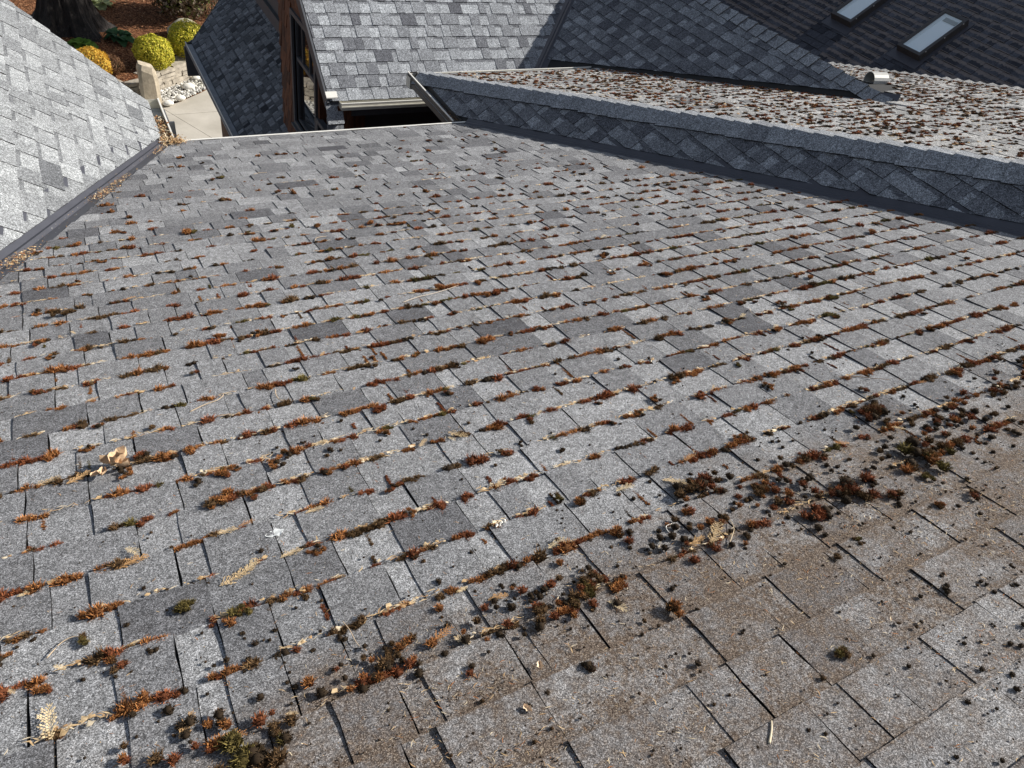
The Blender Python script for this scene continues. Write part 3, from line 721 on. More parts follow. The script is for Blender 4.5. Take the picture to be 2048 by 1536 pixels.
# ================================================================== far roof with skylights
far = thing('far_roof', (10.5, 8, 0), 'dark far roof streaked with brown growth and carrying two skylights', 'roof')
pE = 0.70; qE = math.sqrt(1 + pE * pE); zE = lambda x: 8 + 0.70 * x - 11.7
PE = Plane((9.0, 0, zE(9.0)), (0, 1, 0), (1, 0, pE)); PE._c = Vector((12, 8, 5))
RE = [(0.0, 0.6), (14.5, 0.6), (14.5, 7.6 * qE), (0.0, 7.6 * qE)]
deck(far, PE, RE)
SKY = [(12.07, 12.86, 7.49, 7.96), (12.05, 12.84, 8.98, 9.45)]
def skipE(a, b):
    x = 9 + b / qE
    return any(x0 + 0.03 < x < x1 - 0.03 and y0 + 0.02 < a < y1 - 0.02 for x0, x1, y0, y1 in SKY)
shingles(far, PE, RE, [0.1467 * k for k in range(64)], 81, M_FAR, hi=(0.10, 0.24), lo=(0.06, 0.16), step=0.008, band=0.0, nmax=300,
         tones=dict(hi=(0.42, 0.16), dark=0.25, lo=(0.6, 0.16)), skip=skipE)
mb = MB(); mb.box((10.4, 0, 0), (0.1, 0, 0), (0, 14, 0), (0, 0, zE(10.4) - 0.06)); mb.build('wall', M_CEDAR, far)
gS = NG('pale_sky_glass'); P_ = gS.pos(); nn = gS.noise(P_, 1.5, 2)  # pale blind behind the pane, with bright sky reflection put into its colour
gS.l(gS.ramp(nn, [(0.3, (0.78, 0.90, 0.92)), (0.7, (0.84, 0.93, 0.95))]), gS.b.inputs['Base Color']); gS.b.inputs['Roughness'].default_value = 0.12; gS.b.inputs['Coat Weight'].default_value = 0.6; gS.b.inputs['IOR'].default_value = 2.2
M_SFR = plain('bronze_skylight_frame', (0.05, 0.045, 0.042), 0.4, nscale=12, namp=0.2)
M_SIN = plain('pale_skylight_liner', (0.72, 0.80, 0.82), 0.5)
for si, (x0, x1, y0, y1) in enumerate(SKY):
    b0, b1 = (x0 - 9) * qE, (x1 - 9) * qE
    mb = MB(); hh = 0.135; k = 0.055
    def pb(a0, a1, bb0, bb1, n0, n1, m_=None):
        m_ = m_ or mb
        m_.solid([PE.at(a, b_, n0) for a, b_ in ((a0, bb0), (a0, bb1), (a1, bb1), (a1, bb0))][::-1] if False else [PE.at(a1, bb0, n0), PE.at(a1, bb1, n0), PE.at(a0, bb1, n0), PE.at(a0, bb0, n0)],
                 [PE.at(a1, bb0, n1), PE.at(a1, bb1, n1), PE.at(a0, bb1, n1), PE.at(a0, bb0, n1)])
    pb(y0, y1, b0, b0 + k, 0.0, hh); pb(y0, y1, b1 - k, b1, 0.0, hh); pb(y0, y0 + k, b0 + k, b1 - k, 0, hh); pb(y1 - k, y1, b0 + k, b1 - k, 0, hh)
    s_ = mb.build('skylight', M_SFR, far, PE.at((y0 + y1) / 2, (b0 + b1) / 2)); s_['label'] = 'skylight with pale blue pane, %s' % ('nearer one with the small vent flap' if si == 0 else 'cut off by the top of the photo')
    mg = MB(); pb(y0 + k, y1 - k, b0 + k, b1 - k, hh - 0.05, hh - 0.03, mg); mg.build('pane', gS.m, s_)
    mi = MB()
    for (a0, a1, c0, c1) in ((y0 + k, y1 - k, b0 + k, b0 + k + 0.012), (y0 + k, y1 - k, b1 - k - 0.05, b1 - k), (y0 + k, y0 + k + 0.012, b0 + k + 0.012, b1 - k - 0.05), (y1 - k - 0.05, y1 - k, b0 + k + 0.012, b1 - k - 0.05)):
        pb(a0, a1, c0, c1, hh - 0.028, hh - 0.022, mi)
    mi.build('liner', M_SIN, s_)
    if si == 0:
        mv = MB(); pb(y0 + 0.09, y1 - 0.14, b1 - k - 0.14, b1 - k - 0.065, hh - 0.028, hh - 0.02, mv); mv.build('vent_flap', plain('grey_vent_flap', (0.34, 0.38, 0.38), 0.5), s_)
    mf = MB(); pb(y0 - 0.07, y1 + 0.07, b0 - 0.16, b0 + 0.0, 0.012, 0.02, mf); pb(y0 - 0.06, y0, b0 - 0.0, b1 + 0.08, 0.012, 0.022, mf); pb(y1, y1 + 0.06, b0, b1 + 0.08, 0.012, 0.022, mf); pb(y0, y1, b1, b1 + 0.08, 0.012, 0.022, mf)
    mf.build('skylight_flashing', M_METAL, s_)
    ms = MB()
    for f_ in (0.12, 0.5, 0.88):
        for aa in (y0 - 0.004, y1 + 0.001):
            c_ = PE.at(aa, b0 + (b1 - b0) * f_, hh - 0.02); ms.box(c_, PE.A * 0.004, PE.B * 0.016, PE.N * 0.016)
    ms.build('screw', M_WHITE, s_)

# ================================================================== templates for moss, litter, foliage
nr = np.random.default_rng(7)
def ico(sub=1):
    import bmesh
    bm = bmesh.new(); bmesh.ops.create_icosphere(bm, subdivisions=sub, radius=1.0)
    v = np.array([x.co[:] for x in bm.verts]); f = np.array([[q.index for q in x.verts] for x in bm.faces]); bm.free(); return v, f
ICO1 = ico(1); ICO2 = ico(2)
def blob(seed, hairs=100, hl=(0.35, 0.95), root=(0.05, 0.022, 0.010), tip=(0.42, 0.17, 0.055), core=ICO1, lift=0.5, hw=0.085):
    """irregular moss cushion: a low ragged core bristling with short blades"""
    r = np.random.default_rng(seed); v, f = core; v = v.copy()
    nz = 0.50 + 0.45 * r.random(len(v)); v = v * nz[:, None]; v[:, 2] = np.maximum(v[:, 2], -0.3)
    c = np.tile(np.array(root), (len(v), 1)) * (0.6 + 0.7 * r.random((len(v), 1))); c += np.clip(v[:, 2:3], 0, 1) * np.array(tip) * 0.25
    V = [v]; F = [f]; K = [c]; n = len(v)
    if hairs:
        d = r.normal(size=(hairs, 3)); d[:, 2] = np.abs(d[:, 2]) * 0.9 + 0.02; d /= np.linalg.norm(d, axis=1)[:, None]
        base = d * 0.50 * np.array([1.25, 1.25, 0.9]); ln = r.uniform(*hl, hairs)[:, None]; dirn = d * 0.8 + r.normal(size=(hairs, 3)) * 0.45 + np.array([0, 0, lift]); dirn /= np.linalg.norm(dirn, axis=1)[:, None]
        side = np.cross(dirn, r.normal(size=(hairs, 3))); side /= np.linalg.norm(side, axis=1)[:, None]
        tipv = base + dirn * ln
        hv = np.stack([base - side * hw, base + side * hw, tipv], 1).reshape(-1, 3)
        hf = np.arange(hairs * 3).reshape(-1, 3) + n
        tc = np.array(tip) * (0.45 + 1.0 * r.random((hairs, 1))); rc = (np.array(root) * 1.1 + tc * 0.18)
        dk = r.random(hairs) < 0.25; tc[dk] *= 0.3
        hc = np.stack([rc, rc, tc], 1).reshape(-1, 3)
        V.append(hv); F.append(hf); K.append(hc)
    return np.concatenate(V), np.concatenate(F), np.concatenate(K)
ORANGE = dict(root=(0.060, 0.024, 0.010), tip=(0.62, 0.27, 0.09))
RUST = dict(root=(0.05, 0.018, 0.009), tip=(0.42, 0.14, 0.055))
BROWN = dict(root=(0.035, 0.020, 0.010), tip=(0.26, 0.155, 0.07))
OLIVE = dict(root=(0.04, 0.030, 0.010), tip=(0.24, 0.19, 0.06))
DARKC = dict(root=(0.022, 0.015, 0.009), tip=(0.085, 0.055, 0.03))
TPL = {}
for nm, pal in (('orange', ORANGE), ('rust', RUST), ('brown', BROWN), ('olive', OLIVE), ('dark', DARKC)):
    TPL[nm] = [blob(i * 7 + len(nm), 95 if nm != 'dark' else 75, (0.35, 0.95) if nm != 'dark' else (0.2, 0.55), **pal) for i in range(4)]
    TPL[nm + '_lo'] = [blob(i * 5 + len(nm), 24, (0.3, 0.8), hw=0.15, **pal) for i in range(3)]
def rotmat(N, ang, A):
    """columns: local x,y in the plane turned by ang, z along N"""
    B = N.cross(A).normalized(); x = A * math.cos(ang) + B * math.sin(ang); y = N.cross(x)
    return np.array([[x.x, y.x, N.x], [x.y, y.y, N.y], [x.z, y.z, N.z]])
def put(nb, tpl, pl, a, b, r, ang=0, sx=1, sy=1, sz=0.8, n=0.004, tint=(1, 1, 1)):
    R = rotmat(pl.N, ang, pl.A) @ np.diag([r * sx, r * sy, r * sz]); w_ = pl.at(a, b, n)
    nb.add(tpl, R, w_, tint)

rnd = random.Random(77)
def inM(a, b): return Vl(b / SL)[0] + 0.12 < a < Vr(b / SL)[0] - 0.10
def vis(pl, a, b, m=25): return seen(pl.at(a, b), m)
def kind_pick(): return rnd.choices(['orange', 'rust', 'brown', 'olive', 'dark'], [0.34, 0.30, 0.24, 0.04, 0.10])[0]
# fbm-like patchiness along the rows
ph = [rnd.uniform(0, 6.28) for _ in range(8)]
def patch(a, b): return 0.5 + 0.25 * math.sin(3.1 * a + 1.3 * b + ph[0]) + 0.2 * math.sin(6.3 * a - 4.1 * b + ph[1]) + 0.15 * math.sin(1.7 * a - 7.7 * b + ph[2])
def density(a, b):
    if b < 0.5: d = 0.015
    elif b < 1.5: d = 0.04
    elif b < 2.6: d = 0.12
    elif b < 3.6: d = 0.50
    elif b < 5.85: d = 0.85
    elif b < 6.0: d = 0.30
    else: d = 0.0
    if a > 1.6 and b > 0.8: d *= 1.15
    return d * (0.45 + 1.1 * patch(a, b))
strip = NPB(); nstrips = 0
for bk in ROWS_M[1:]:
    if bk > 6.05: continue
    a = -1.2
    while a < 6.2:
        L = rnd.uniform(0.012, 0.06) if bk < 3.6 else rnd.choice([rnd.uniform(0.015, 0.05), rnd.uniform(0.03, 0.09), rnd.uniform(0.06, 0.20)])
        if inM(a, bk) and vis(PM, a, bk) and rnd.random() < density(a, bk) * (0.06 / L * 0.55 + 0.45):
            s = a; kd = kind_pick(); big = rnd.uniform(0.75, 1.3); lo_ = bk < 2.2
            while s < a + L:
                r = rnd.uniform(0.0075, 0.0150) * big * (1.25 if lo_ else 1)
                if rnd.random() < 0.35: kd = kind_pick()
                r *= rnd.choice([0.7, 1.0, 1.0, 1.45])
                t = TPL[kd + ('_lo' if lo_ else '')]; f_ = rnd.uniform(0.75, 1.25)
                put(strip, rnd.choice(t), PM, s, bk - 0.004 + rnd.gauss(0, 0.0045), r, rnd.uniform(0, 6.28), rnd.uniform(0.9, 1.5), 0.95, rnd.uniform(0.7, 1.1), 0.008, (f_, f_, f_))
                s += r * rnd.uniform(0.6, 1.15)
            nstrips += 1; a += L
        a += rnd.uniform(0.02, 0.09)
# moss running up some joints
for _ in range(260):
    b0 = rnd.uniform(3.4, 5.95); a = rnd.uniform(-0.8, 4.2)
    if not (inM(a, b0) and vis(PM, a, b0)) or rnd.random() > density(a, b0) * 2: continue
    L = rnd.uniform(0.02, 0.09); s = 0; kd = kind_pick()
    while s < L:
        r = rnd.uniform(0.004, 0.007); put(strip, rnd.choice(TPL[kd]), PM, a + rnd.uniform(-.002, .002), b0 + s, r, rnd.uniform(0, 6.28), 0.9, 1.3, 0.8, 0.006); s += r * 1.4
o = strip.build('moss_in_course_joints', M_MOSS); tag(o, 'thin lines of dried brown and orange moss grown along the shingle courses', 'moss', kind='stuff')

# small crumbs and needles
crumb = NPB(); flat = []
def chip(seed):
    r = np.random.default_rng(seed); k = 5; th = np.sort(r.uniform(0, 6.28, k)); rad = r.uniform(0.5, 1.0, k)
    v = np.c_[np.cos(th) * rad, np.sin(th) * rad * 0.45, r.uniform(-0.05, 0.25, k)]; v = np.vstack([v, [[0, 0, 0.30]]])
    f = np.array([[i, (i + 1) % k, k] for i in range(k)]); return v, f, np.ones((k + 1, 3))
CH = [chip(i) for i in range(8)]
def needle(seed):
    r = np.random.default_rng(seed); v = np.array([[-1, -.06, 0], [-1, .06, 0.03], [0, .09, .12], [0, -.09, .1], [1, 0.02, r.uniform(0, .1)]]); v[:, 1] += (v[:, 0] ** 2) * r.uniform(-.3, .3)
    f = np.array([[0, 3, 2], [0, 2, 1], [3, 4, 2]]); return v, f, np.ones((5, 3))
ND = [needle(i) for i in range(6)]
SM = [blob(90 + i, 0, core=ICO1, root=(1, 1, 1), tip=(0.4, 0.4, 0.4)) for i in range(3)]
TAN = [(0.55, 0.38, 0.20), (0.62, 0.46, 0.27), (0.42, 0.26, 0.13), (0.30, 0.17, 0.09), (0.72, 0.60, 0.42), (0.35, 0.15, 0.06)]
def dirtband(a, b):
    e = b + 0.05 * a; return max(0, min(1, (e - 5.75) / 0.3))
cnt = 0
for _ in range(110000):
    if cnt > 24000: break
    a = rnd.uniform(-0.8, 3.6); b = 2.2 + 4.9 * math.sqrt(rnd.random())
    if not vis(PM, a, b, 5) or not inM(a, b): continue
    dd = dirtband(a, b)
    pr = 0.12 * density(a, b) + dd * (1.0 if b < 6.35 else 0.45) * (0.25 + 1.2 * patch(a * 1.4, b * 1.7) ** 2)
    if rnd.random() > pr: continue
    cnt += 1; k_ = rnd.random(); col = rnd.choice(TAN); f_ = rnd.uniform(0.6, 1.15)
    R = rotmat(PM.N, rnd.uniform(0, 6.28), PM.A)
    if k_ < 0.45: s = rnd.uniform(0.001, 0.0032); crumb.add(rnd.choice(CH), R * s, PM.at(a, b, 0.011), [c_ * f_ for c_ in col])
    elif k_ < 0.72: s = rnd.uniform(0.003, 0.009); crumb.add(rnd.choice(ND), R @ np.diag([s, s * 1.3, s]), PM.at(a, b, 0.011), [c_ * f_ for c_ in col])
    else: s = rnd.uniform(0.0012, 0.0032); crumb.add(rnd.choice(SM), R * s, PM.at(a, b, 0.010), (0.045, 0.028, 0.016))
# litter gathered against the moss lines
for bk in ROWS_M[12:]:
    if bk > 6.0: continue
    for _ in range(150):
        a = rnd.uniform(-0.8, 4.6)
        if not (inM(a, bk) and vis(PM, a, bk)) or rnd.random() > density(a, bk) * 0.55: continue
        for j in range(rnd.randint(3, 12)):
            s = rnd.uniform(0.004, 0.014); col = rnd.choice(TAN[:3] + TAN[4:5])
            R = rotmat(PM.N, rnd.gauss(0, 0.5) + rnd.choice([0, math.pi]), PM.A) @ np.diag([s, s * 1.6, s])
            crumb.add(rnd.choice(ND + CH[:2]), R, PM.at(a + rnd.gauss(0, 0.02), bk - 0.014 + rnd.gauss(0, 0.005), 0.012), col)
o = crumb.build('moss_crumbs', M_LEAF); tag(o, 'fine tan and dark crumbs of broken moss and needles on the near shingles', 'debris', kind='stuff')

# loose moss clumps: individuals
def clump_mesh(seed, kinds, n=(3, 7), spread=1.0, flatn=0.75):
    r = random.Random(seed); nb = NPB()
    k = r.randint(*n)
    for i in range(k):
        a = r.uniform(0, 6.28); d = r.uniform(0, 1.0) * spread if i else 0; rr = r.uniform(0.35, 0.75)
        kd = r.choice(kinds); f_ = r.uniform(0.75, 1.25)
        R = np.array([[math.cos(a), -math.sin(a), 0], [math.sin(a), math.cos(a), 0], [0, 0, 1]]) @ np.diag([rr, rr * r.uniform(0.75, 1.1), rr * flatn])
        nb.add(r.choice(TPL[kd]), R, (math.cos(a * 2.3) * d * 1.3, math.sin(a * 2.3) * d * 0.75, rr * 0.35), (f_, f_, f_))
    return nb.mesh('moss_clump', M_MOSS)
CM = [clump_mesh(i, ks) for i, ks in enumerate([['orange', 'rust'], ['rust', 'brown'], ['brown', 'dark'], ['dark', 'brown'], ['orange', 'brown'], ['orange', 'orange', 'dark'], ['olive', 'brown'], ['dark', 'dark', 'rust'], ['rust', 'orange', 'dark'], ['brown', 'orange', 'olive']])]
def put_clump(me, a, b, s, ang, label, group=None, name='moss_clump', cat='moss clump', sz=1.0, pl=PM, n=0.011):
    o = bpy.data.objects.new(name, me); C.objects.link(o)
    R = rotmat(pl.N, ang, pl.A) @ np.diag([s, s, s * sz]); w_ = pl.at(a, b, n)
    o.matrix_world = Matrix([[*R[0], w_.x], [*R[1], w_.y], [*R[2], w_.z], [0, 0, 0, 1]])
    return tag(o, label, cat, group)
def zone(q):
    x, y = q[0], q[1]
    h_ = 'left' if x < 340 else ('central' if x < 690 else 'right')
    v_ = 'far part' if y < 230 else ('middle' if y < 400 else ('near part' if y < 580 else 'nearest edge'))
    return '%s %s' % (h_, v_)
LOOK = ['orange and rust', 'rust and brown', 'dark brown', 'blackish brown', 'orange brown', 'bright orange and black', 'olive brown', 'black and rust', 'rusty orange', 'mixed brown and olive']
GRP = 'loose dried moss clumps on the main roof'
n_ind = 0; tries = 0
clumps_done = []
while n_ind < 285 and tries < 20000:
    tries += 1
    a = rnd.uniform(-0.8, 4.6); b = rnd.uniform(0.6, 6.5)
    if not inM(a, b) or not vis(PM, a, b, 0): continue
    pr = 0.25 if b < 2.4 else (0.5 if b < 4 else 0.8)
    if b > 5.6: pr = 1.0
    if b > 6.15: pr = 0.22
    if rnd.random() > pr * (0.3 + patch(a, b)): continue
    if b < 6.0:
        bk = min(ROWS_M, key=lambda x: abs(x - b))
        if rnd.random() < 0.7: b = bk + rnd.uniform(-0.01, 0.03)
    q = cam_px(PM.at(a, b)); s = rnd.uniform(0.012, 0.024) * (1.3 if rnd.random() < 0.25 else 1) * (1.15 if b < 3 else 1)
    ix = rnd.choices(range(10), [4, 4, 3, 3, 4, 3, 1, 2, 4, 2] if b < 5.8 else [2, 2, 4, 5, 1, 1, 1, 5, 2, 1])[0]
    put_clump(CM[ix], a, b, s, rnd.uniform(0, 6.28), 'loose %s moss clump, %s of main roof' % (LOOK[ix], zone(q)), GRP); n_ind += 1
# dark pellets on the near bare shingles
rest = NPB()
for _ in range(3600):
    a = rnd.uniform(-0.5, 3.4); b = rnd.uniform(4.9, 6.9)
    if not inM(a, b) or not vis(PM, a, b, 0): continue
    if rnd.random() > (0.10 if b < 5.6 else 0.55 * patch(a * 2, b * 2) + 0.12 + (0.2 if a > 1.6 else 0)): continue
    put(rest, rnd.choice(TPL['dark_lo'] + TPL['brown_lo'][:1]), PM, a, b, rnd.choice([rnd.uniform(0.0025, 0.006), rnd.uniform(0.004, 0.011)]), rnd.uniform(0, 6.28), 1, 0.9, 0.8, 0.011)
for _ in range(700):      # moss swept together along the break between mossy and dusty shingles
    a = rnd.uniform(-0.4, 3.2); b = 5.93 - 0.035 * a + rnd.gauss(0, 0.055)
    if not inM(a, b) or not vis(PM, a, b, 0) or rnd.random() > 0.15 + 1.1 * patch(a * 2.3 + 1, b) ** 2: continue
    put(rest, rnd.choice(TPL[rnd.choice(['rust', 'brown', 'dark', 'dark', 'orange'])]), PM, a, b, rnd.uniform(0.006, 0.017), rnd.uniform(0, 6.28), rnd.uniform(0.9, 1.3), 1, 0.9, 0.013 + rnd.uniform(0, 0.006))
for _ in range(1900):     # small far tufts
    a = rnd.uniform(-0.8, 5.2); b = rnd.uniform(0.2, 5.6)
    if not inM(a, b) or not vis(PM, a, b, 0) or rnd.random() > (0.35 if b < 1.5 else 0.55) * (0.2 + patch(a, b)): continue
    bk = min(ROWS_M, key=lambda x: abs(x - b)); b = bk + rnd.uniform(-0.012, 0.02)
    put(rest, rnd.choice(TPL[rnd.choice(['orange', 'brown', 'rust', 'dark', 'dark']) + '_lo']), PM, a, b, rnd.uniform(0.005, 0.011), rnd.uniform(0, 6.28), rnd.uniform(0.8, 1.6), 0.9, 0.8, 0.008)
tag(rest.build('small_moss_bits', M_MOSS), 'countless tiny dark moss pellets and tufts strewn over the main roof', 'moss', kind='stuff')

# the piles one can single out
PILES = [  # a, b, size, spread, kinds, label
    (2.253, 5.69, 0.032, 1.7, ['rust', 'brown', 'dark'], 'largest heap of rusty moss, right of centre on the near roof', 'moss heap'),
    (1.785, 5.967, 0.034, 1.6, ['dark', 'rust', 'brown'], 'dark rusty moss heap with a steep shaded side at the dusty patch edge', 'moss heap'),
    (1.608, 6.007, 0.026, 1.4, ['rust', 'dark'], 'reddish moss mound on the dusty shingles just below the dark heap', 'moss heap'),
    (2.16, 5.965, 0.036, 2.0, ['brown', 'olive', 'dark', 'orange'], 'long olive brown moss ridge nearest the right side of the dusty patch', 'moss heap'),
    (1.384, 5.74, 0.030, 1.8, ['orange', 'rust', 'dark', 'brown'], 'mixed orange and black moss heap tangled with dry sprigs', 'moss heap'),
    (0.852, 5.944, 0.024, 1.6, ['brown', 'rust', 'olive'], 'brown moss heap holding a white feather-like leaf', 'moss heap'),
    (0.323, 5.92, 0.022, 1.5, ['brown', 'orange', 'dark'], 'dark brown moss patch at the left start of the dusty band', 'moss heap'),
    (0.108, 5.168, 0.024, 1.3, ['orange', 'orange', 'brown'], 'bright orange moss tuft at a shingle corner, left foreground', 'moss clump'),
    (-0.025, 5.535, 0.019, 1.0, ['olive'], 'olive green moss cushion beside a fern-like dry sprig', 'moss clump'),
    (-0.061, 4.829, 0.021, 0.6, ['rust', 'dark'], 'upturned reddish moss plug standing behind the curled dry leaf', 'moss clump'),
    (0.688, 4.893, 0.018, 0.8, ['rust'], 'round rust red moss cushion left of centre', 'moss clump'),
    (1.561, 5.84, 0.022, 1.2, ['dark', 'brown', 'orange'], 'dark moss lump between the two big heaps and the tangled one', 'moss clump'),
    (0.473, 5.172, 0.016, 0.8, ['rust', 'dark'], 'single round dark red moss ball on a pale tab', 'moss clump'),
    (0.074, 5.621, 0.020, 1.1, ['orange', 'olive'], 'orange moss tuft at the end of an olive mossy course, lower left', 'moss clump'),
    (1.26, 6.365, 0.015, 0.9, ['olive', 'olive', 'brown'], 'small straw coloured moss tuft on the bare near shingles', 'moss clump'),
    (2.052, 5.625, 0.024, 1.0, ['brown', 'dark'], 'dark brown moss block left of the largest heap', 'moss clump'),
    (2.346, 3.903, 0.024, 1.3, ['orange', 'dark'], 'orange and black moss patch in the middle distance', 'moss clump'),
    (1.542, 4.132, 0.026, 1.2, ['orange', 'rust'], 'bushy orange moss tuft in the centre of the roof', 'moss clump'),
    (-0.245, 3.562, 0.022, 1.3, ['orange', 'brown'], 'brown orange moss tuft with straw, far left of the roof', 'moss clump'),
    (0.02, 6.0, 0.03, 1.8, ['brown', 'olive', 'dark'], 'dirty brown moss heap at the bottom left of the photo', 'moss heap'),
]
for i, (a, b, s, spd, kinds, lab, cat) in enumerate(PILES):
    me = clump_mesh(200 + i, kinds, (16, 26) if 'heap' in cat else (6, 10), spd * 1.3, 0.8); s *= 1.12
    put_clump(me, a, b, s, 0.3, lab, None, 'moss_heap' if 'heap' in cat else 'moss_tuft', cat)

# ------------------------------------------------------------------ dry sprigs, twigs, leaves
def sprig_mesh(seed, L=0.07, curve=0.4, dens=1.0, col=(0.60, 0.42, 0.23)):
    r = random.Random(seed); nb = NPB()
    def seg(p, q, w0, w1, colr):
        p, q = Vector(p), Vector(q); d = (q - p); 
        if d.length < 1e-6: return
        s = Vector((-d.y, d.x, 0)).normalized(); u = Vector((0, 0, 1))
        m = p.lerp(q, 0.5)
        v = np.array([p, m + s * w0, q, m - s * w0, m + u * w0 * 0.7]); f = np.array([[0, 3, 4], [3, 2, 4], [2, 1, 4], [1, 0, 4]])
        nb.add((v, f, np.ones((5, 3))), np.eye(3), (0, 0, 0), colr)
    n = int(15 * dens); pos = Vector((0, 0, 0.001)); ang = 0
    pts = []
    for i in range(n + 1):
        pts.append(pos.copy()); ang += curve / n * r.uniform(0.4, 1.6)
        pos = pos + Vector((math.cos(ang), math.sin(ang), 0.10 * math.sin(i / n * 3.1))) * (L / n)
    for i in range(n):
        f_ = r.uniform(0.8, 1.2); c_ = [x * f_ for x in col]
        seg(pts[i], pts[i + 1] + (pts[i + 1] - pts[i]) * 0.3, 0.0009, 0.0009, c_)
        d = (pts[i + 1] - pts[i]).normalized(); sd_ = 1 if i % 2 else -1
        for sd2 in (sd_, -sd_):
            if i < 1: continue
            th = sd2 * r.uniform(0.5, 0.85); bl = L * 0.30 * math.sin(math.pi * min(0.97, (i / n) * 0.75 + 0.2)) * r.uniform(0.6, 1.1)
            dir2 = Vector((d.x * math.cos(th) - d.y * math.sin(th), d.x * math.sin(th) + d.y * math.cos(th), r.uniform(0, 0.35)))
            p0 = pts[i]; k = max(2, int(bl / 0.005))
            for j in range(k):
                q0 = p0 + dir2 * (bl * j / k); q1 = p0 + dir2 * (bl * (j + 1.25) / k); seg(q0, q1, 0.0013, 0.001, c_)
                if bl > 0.012 and j % 2 == 0:
                    d3 = Vector((dir2.x * 0.8 - dir2.y * 0.6 * sd2, dir2.x * 0.6 * sd2 + dir2.y * 0.8, 0.2)); seg(q0, q0 + d3 * 0.006, 0.0011, 0.001, c_)
    return nb.mesh('cedar_sprig', M_LEAF)
def place_plane(name, me, a, b, ang, label, cat, group=None, s=1.0, n=0.014, pl=PM):
    o = bpy.data.objects.new(name, me); C.objects.link(o); R = rotmat(pl.N, ang, pl.A) * s; w_ = pl.at(a, b, n)
    o.matrix_world = Matrix([[*R[0], w_.x], [*R[1], w_.y], [*R[2], w_.z], [0, 0, 0, 1]]); return tag(o, label, cat, group)
SP = [sprig_mesh(i, rnd.uniform(0.05, 0.085), rnd.uniform(-0.9, 0.9), rnd.uniform(0.8, 1.2), c_) for i, c_ in enumerate([(0.62, 0.45, 0.25), (0.52, 0.30, 0.13), (0.70, 0.55, 0.33), (0.58, 0.36, 0.17), (0.66, 0.5, 0.30), (0.48, 0.24, 0.10)])]
SPL = [(-0.173, 5.336, 0.4, 1, 1.25, 'tangled orange brown cedar sprig heaped on a course at the lower left'),
       (0.047, 5.51, 0.15, 0, 1.2, 'fern-like tan cedar sprig lying along a course above the olive moss cushion'),
       (0.105, 5.50, 0.9, 2, 0.8, 'short upright tip of the fern-like sprig pointing to the upper right'),
       (-0.31, 5.789, 1.9, 2, 1.1, 'forked straw coloured cedar sprig at the bottom left corner'),
       (0.202, 5.479, 0.3, 4, 1.0, 'pale cedar sprig in a course joint near a white film'),
       (1.306, 5.66, -0.6, 4, 1.3, 'cluster of pale cedar fronds beside the tangled moss heap'),
       (1.147, 5.644, 0.2, 2, 0.8, 'pale cedar frond along a joint, left of the moss heap'),
       (1.242, 5.949, 0.5, 0, 1.2, 'broken straw sprig on the dusty band, centre right'),
       (1.18, 5.92, -0.3, 3, 0.9, 'brown sprig in the rusty moss near the white curved stem'),
       (-0.144, 5.259, -0.7, 2, 0.7, 'small pale frond pointing down beside the tangled sprig'),
       (0.07, 5.314, 0.2, 4, 1.0, 'pale sprig threaded along the course below the orange tuft'),
       (0.838, 5.764, 0.35, 2, 0.8, 'small bleached sprig on the course at the lower centre'),
       (0.838, 5.127, -1.1, 0, 1.0, 'tan leaf-like sprig lying slanted in the middle of the roof'),
       (0.307, 5.331, 0.2, 4, 0.9, 'pale chaffy sprig next to a dark tab'),
       (-0.349, 4.858, 0.0, 0, 0.9, 'tan sprig at the left edge, level with the curled leaf'),
       (-0.27, 4.89, 0.2, 3, 1.1, 'brownish sprig left of the curled dry leaf'),
       (0.869, 5.99, -0.9, 2, 0.7, 'bleached feather-like leaf lying on the brown moss heap'),
       (0.432, 5.916, 0.6, 5, 0.9, 'rusty sprig on the dusty patch, lower centre left'),
       (-0.096, 5.90, 0.7, 3, 0.9, 'rust coloured sprig on the brown heap at the bottom left'),
       (0.61, 5.855, 0.1, 1, 0.8, 'brown dry sprig beside the joint at lower centre')]
for (a, b, ang, ix, s, lab) in SPL: place_plane('cedar_sprig', SP[ix], a, b, ang, lab, 'dry sprig', None, s)
for i in range(70):
    a = rnd.uniform(-0.5, 3.2); bk = rnd.choice([x for x in ROWS_M if 2.6 < x < 6.0])
    if not (inM(a, bk) and vis(PM, a, bk, 0)): continue
    place_plane('cedar_sprig', SP[rnd.randrange(6)], a, bk - 0.012 + rnd.uniform(-.008, .02), rnd.gauss(0.1, 0.45) + rnd.choice([0, math.pi]), 'small dry cedar sprig on a course, %s of main roof' % zone(cam_px(PM.at(a, bk))), 'dry sprig', 'small dry sprigs caught along the shingle courses', rnd.uniform(0.35, 0.75))
def twig(name, pts, r, a, b, ang, label, col=(0.55, 0.42, 0.28), n=0.013):
    mb = MB(); P2 = []
    v = [Vector((x, y, z)) for x, y, z in pts]
    for i in range(len(v) - 1):
        p0, p1, p2, p3 = v[max(i - 1, 0)], v[i], v[i + 1], v[min(i + 2, len(v) - 1)]
        for k in range(5):
            t = k / 5; P2.append(0.5 * ((2 * p1) + (-p0 + p2) * t + (2 * p0 - 5 * p1 + 4 * p2 - p3) * t * t + (-p0 + 3 * p1 - 3 * p2 + p3) * t ** 3))
    P2.append(v[-1]); m_ = len(P2)
    mb.tube(P2, [r * (1 - 0.5 * i / m_) for i in range(m_)], 5)
    me = mb.mesh(name, plain('twig_' + name, col, 0.8), (0, 0, 0), True)
    return place_plane(name, me, a, b, ang, label, 'twig', None, 1.0, n)
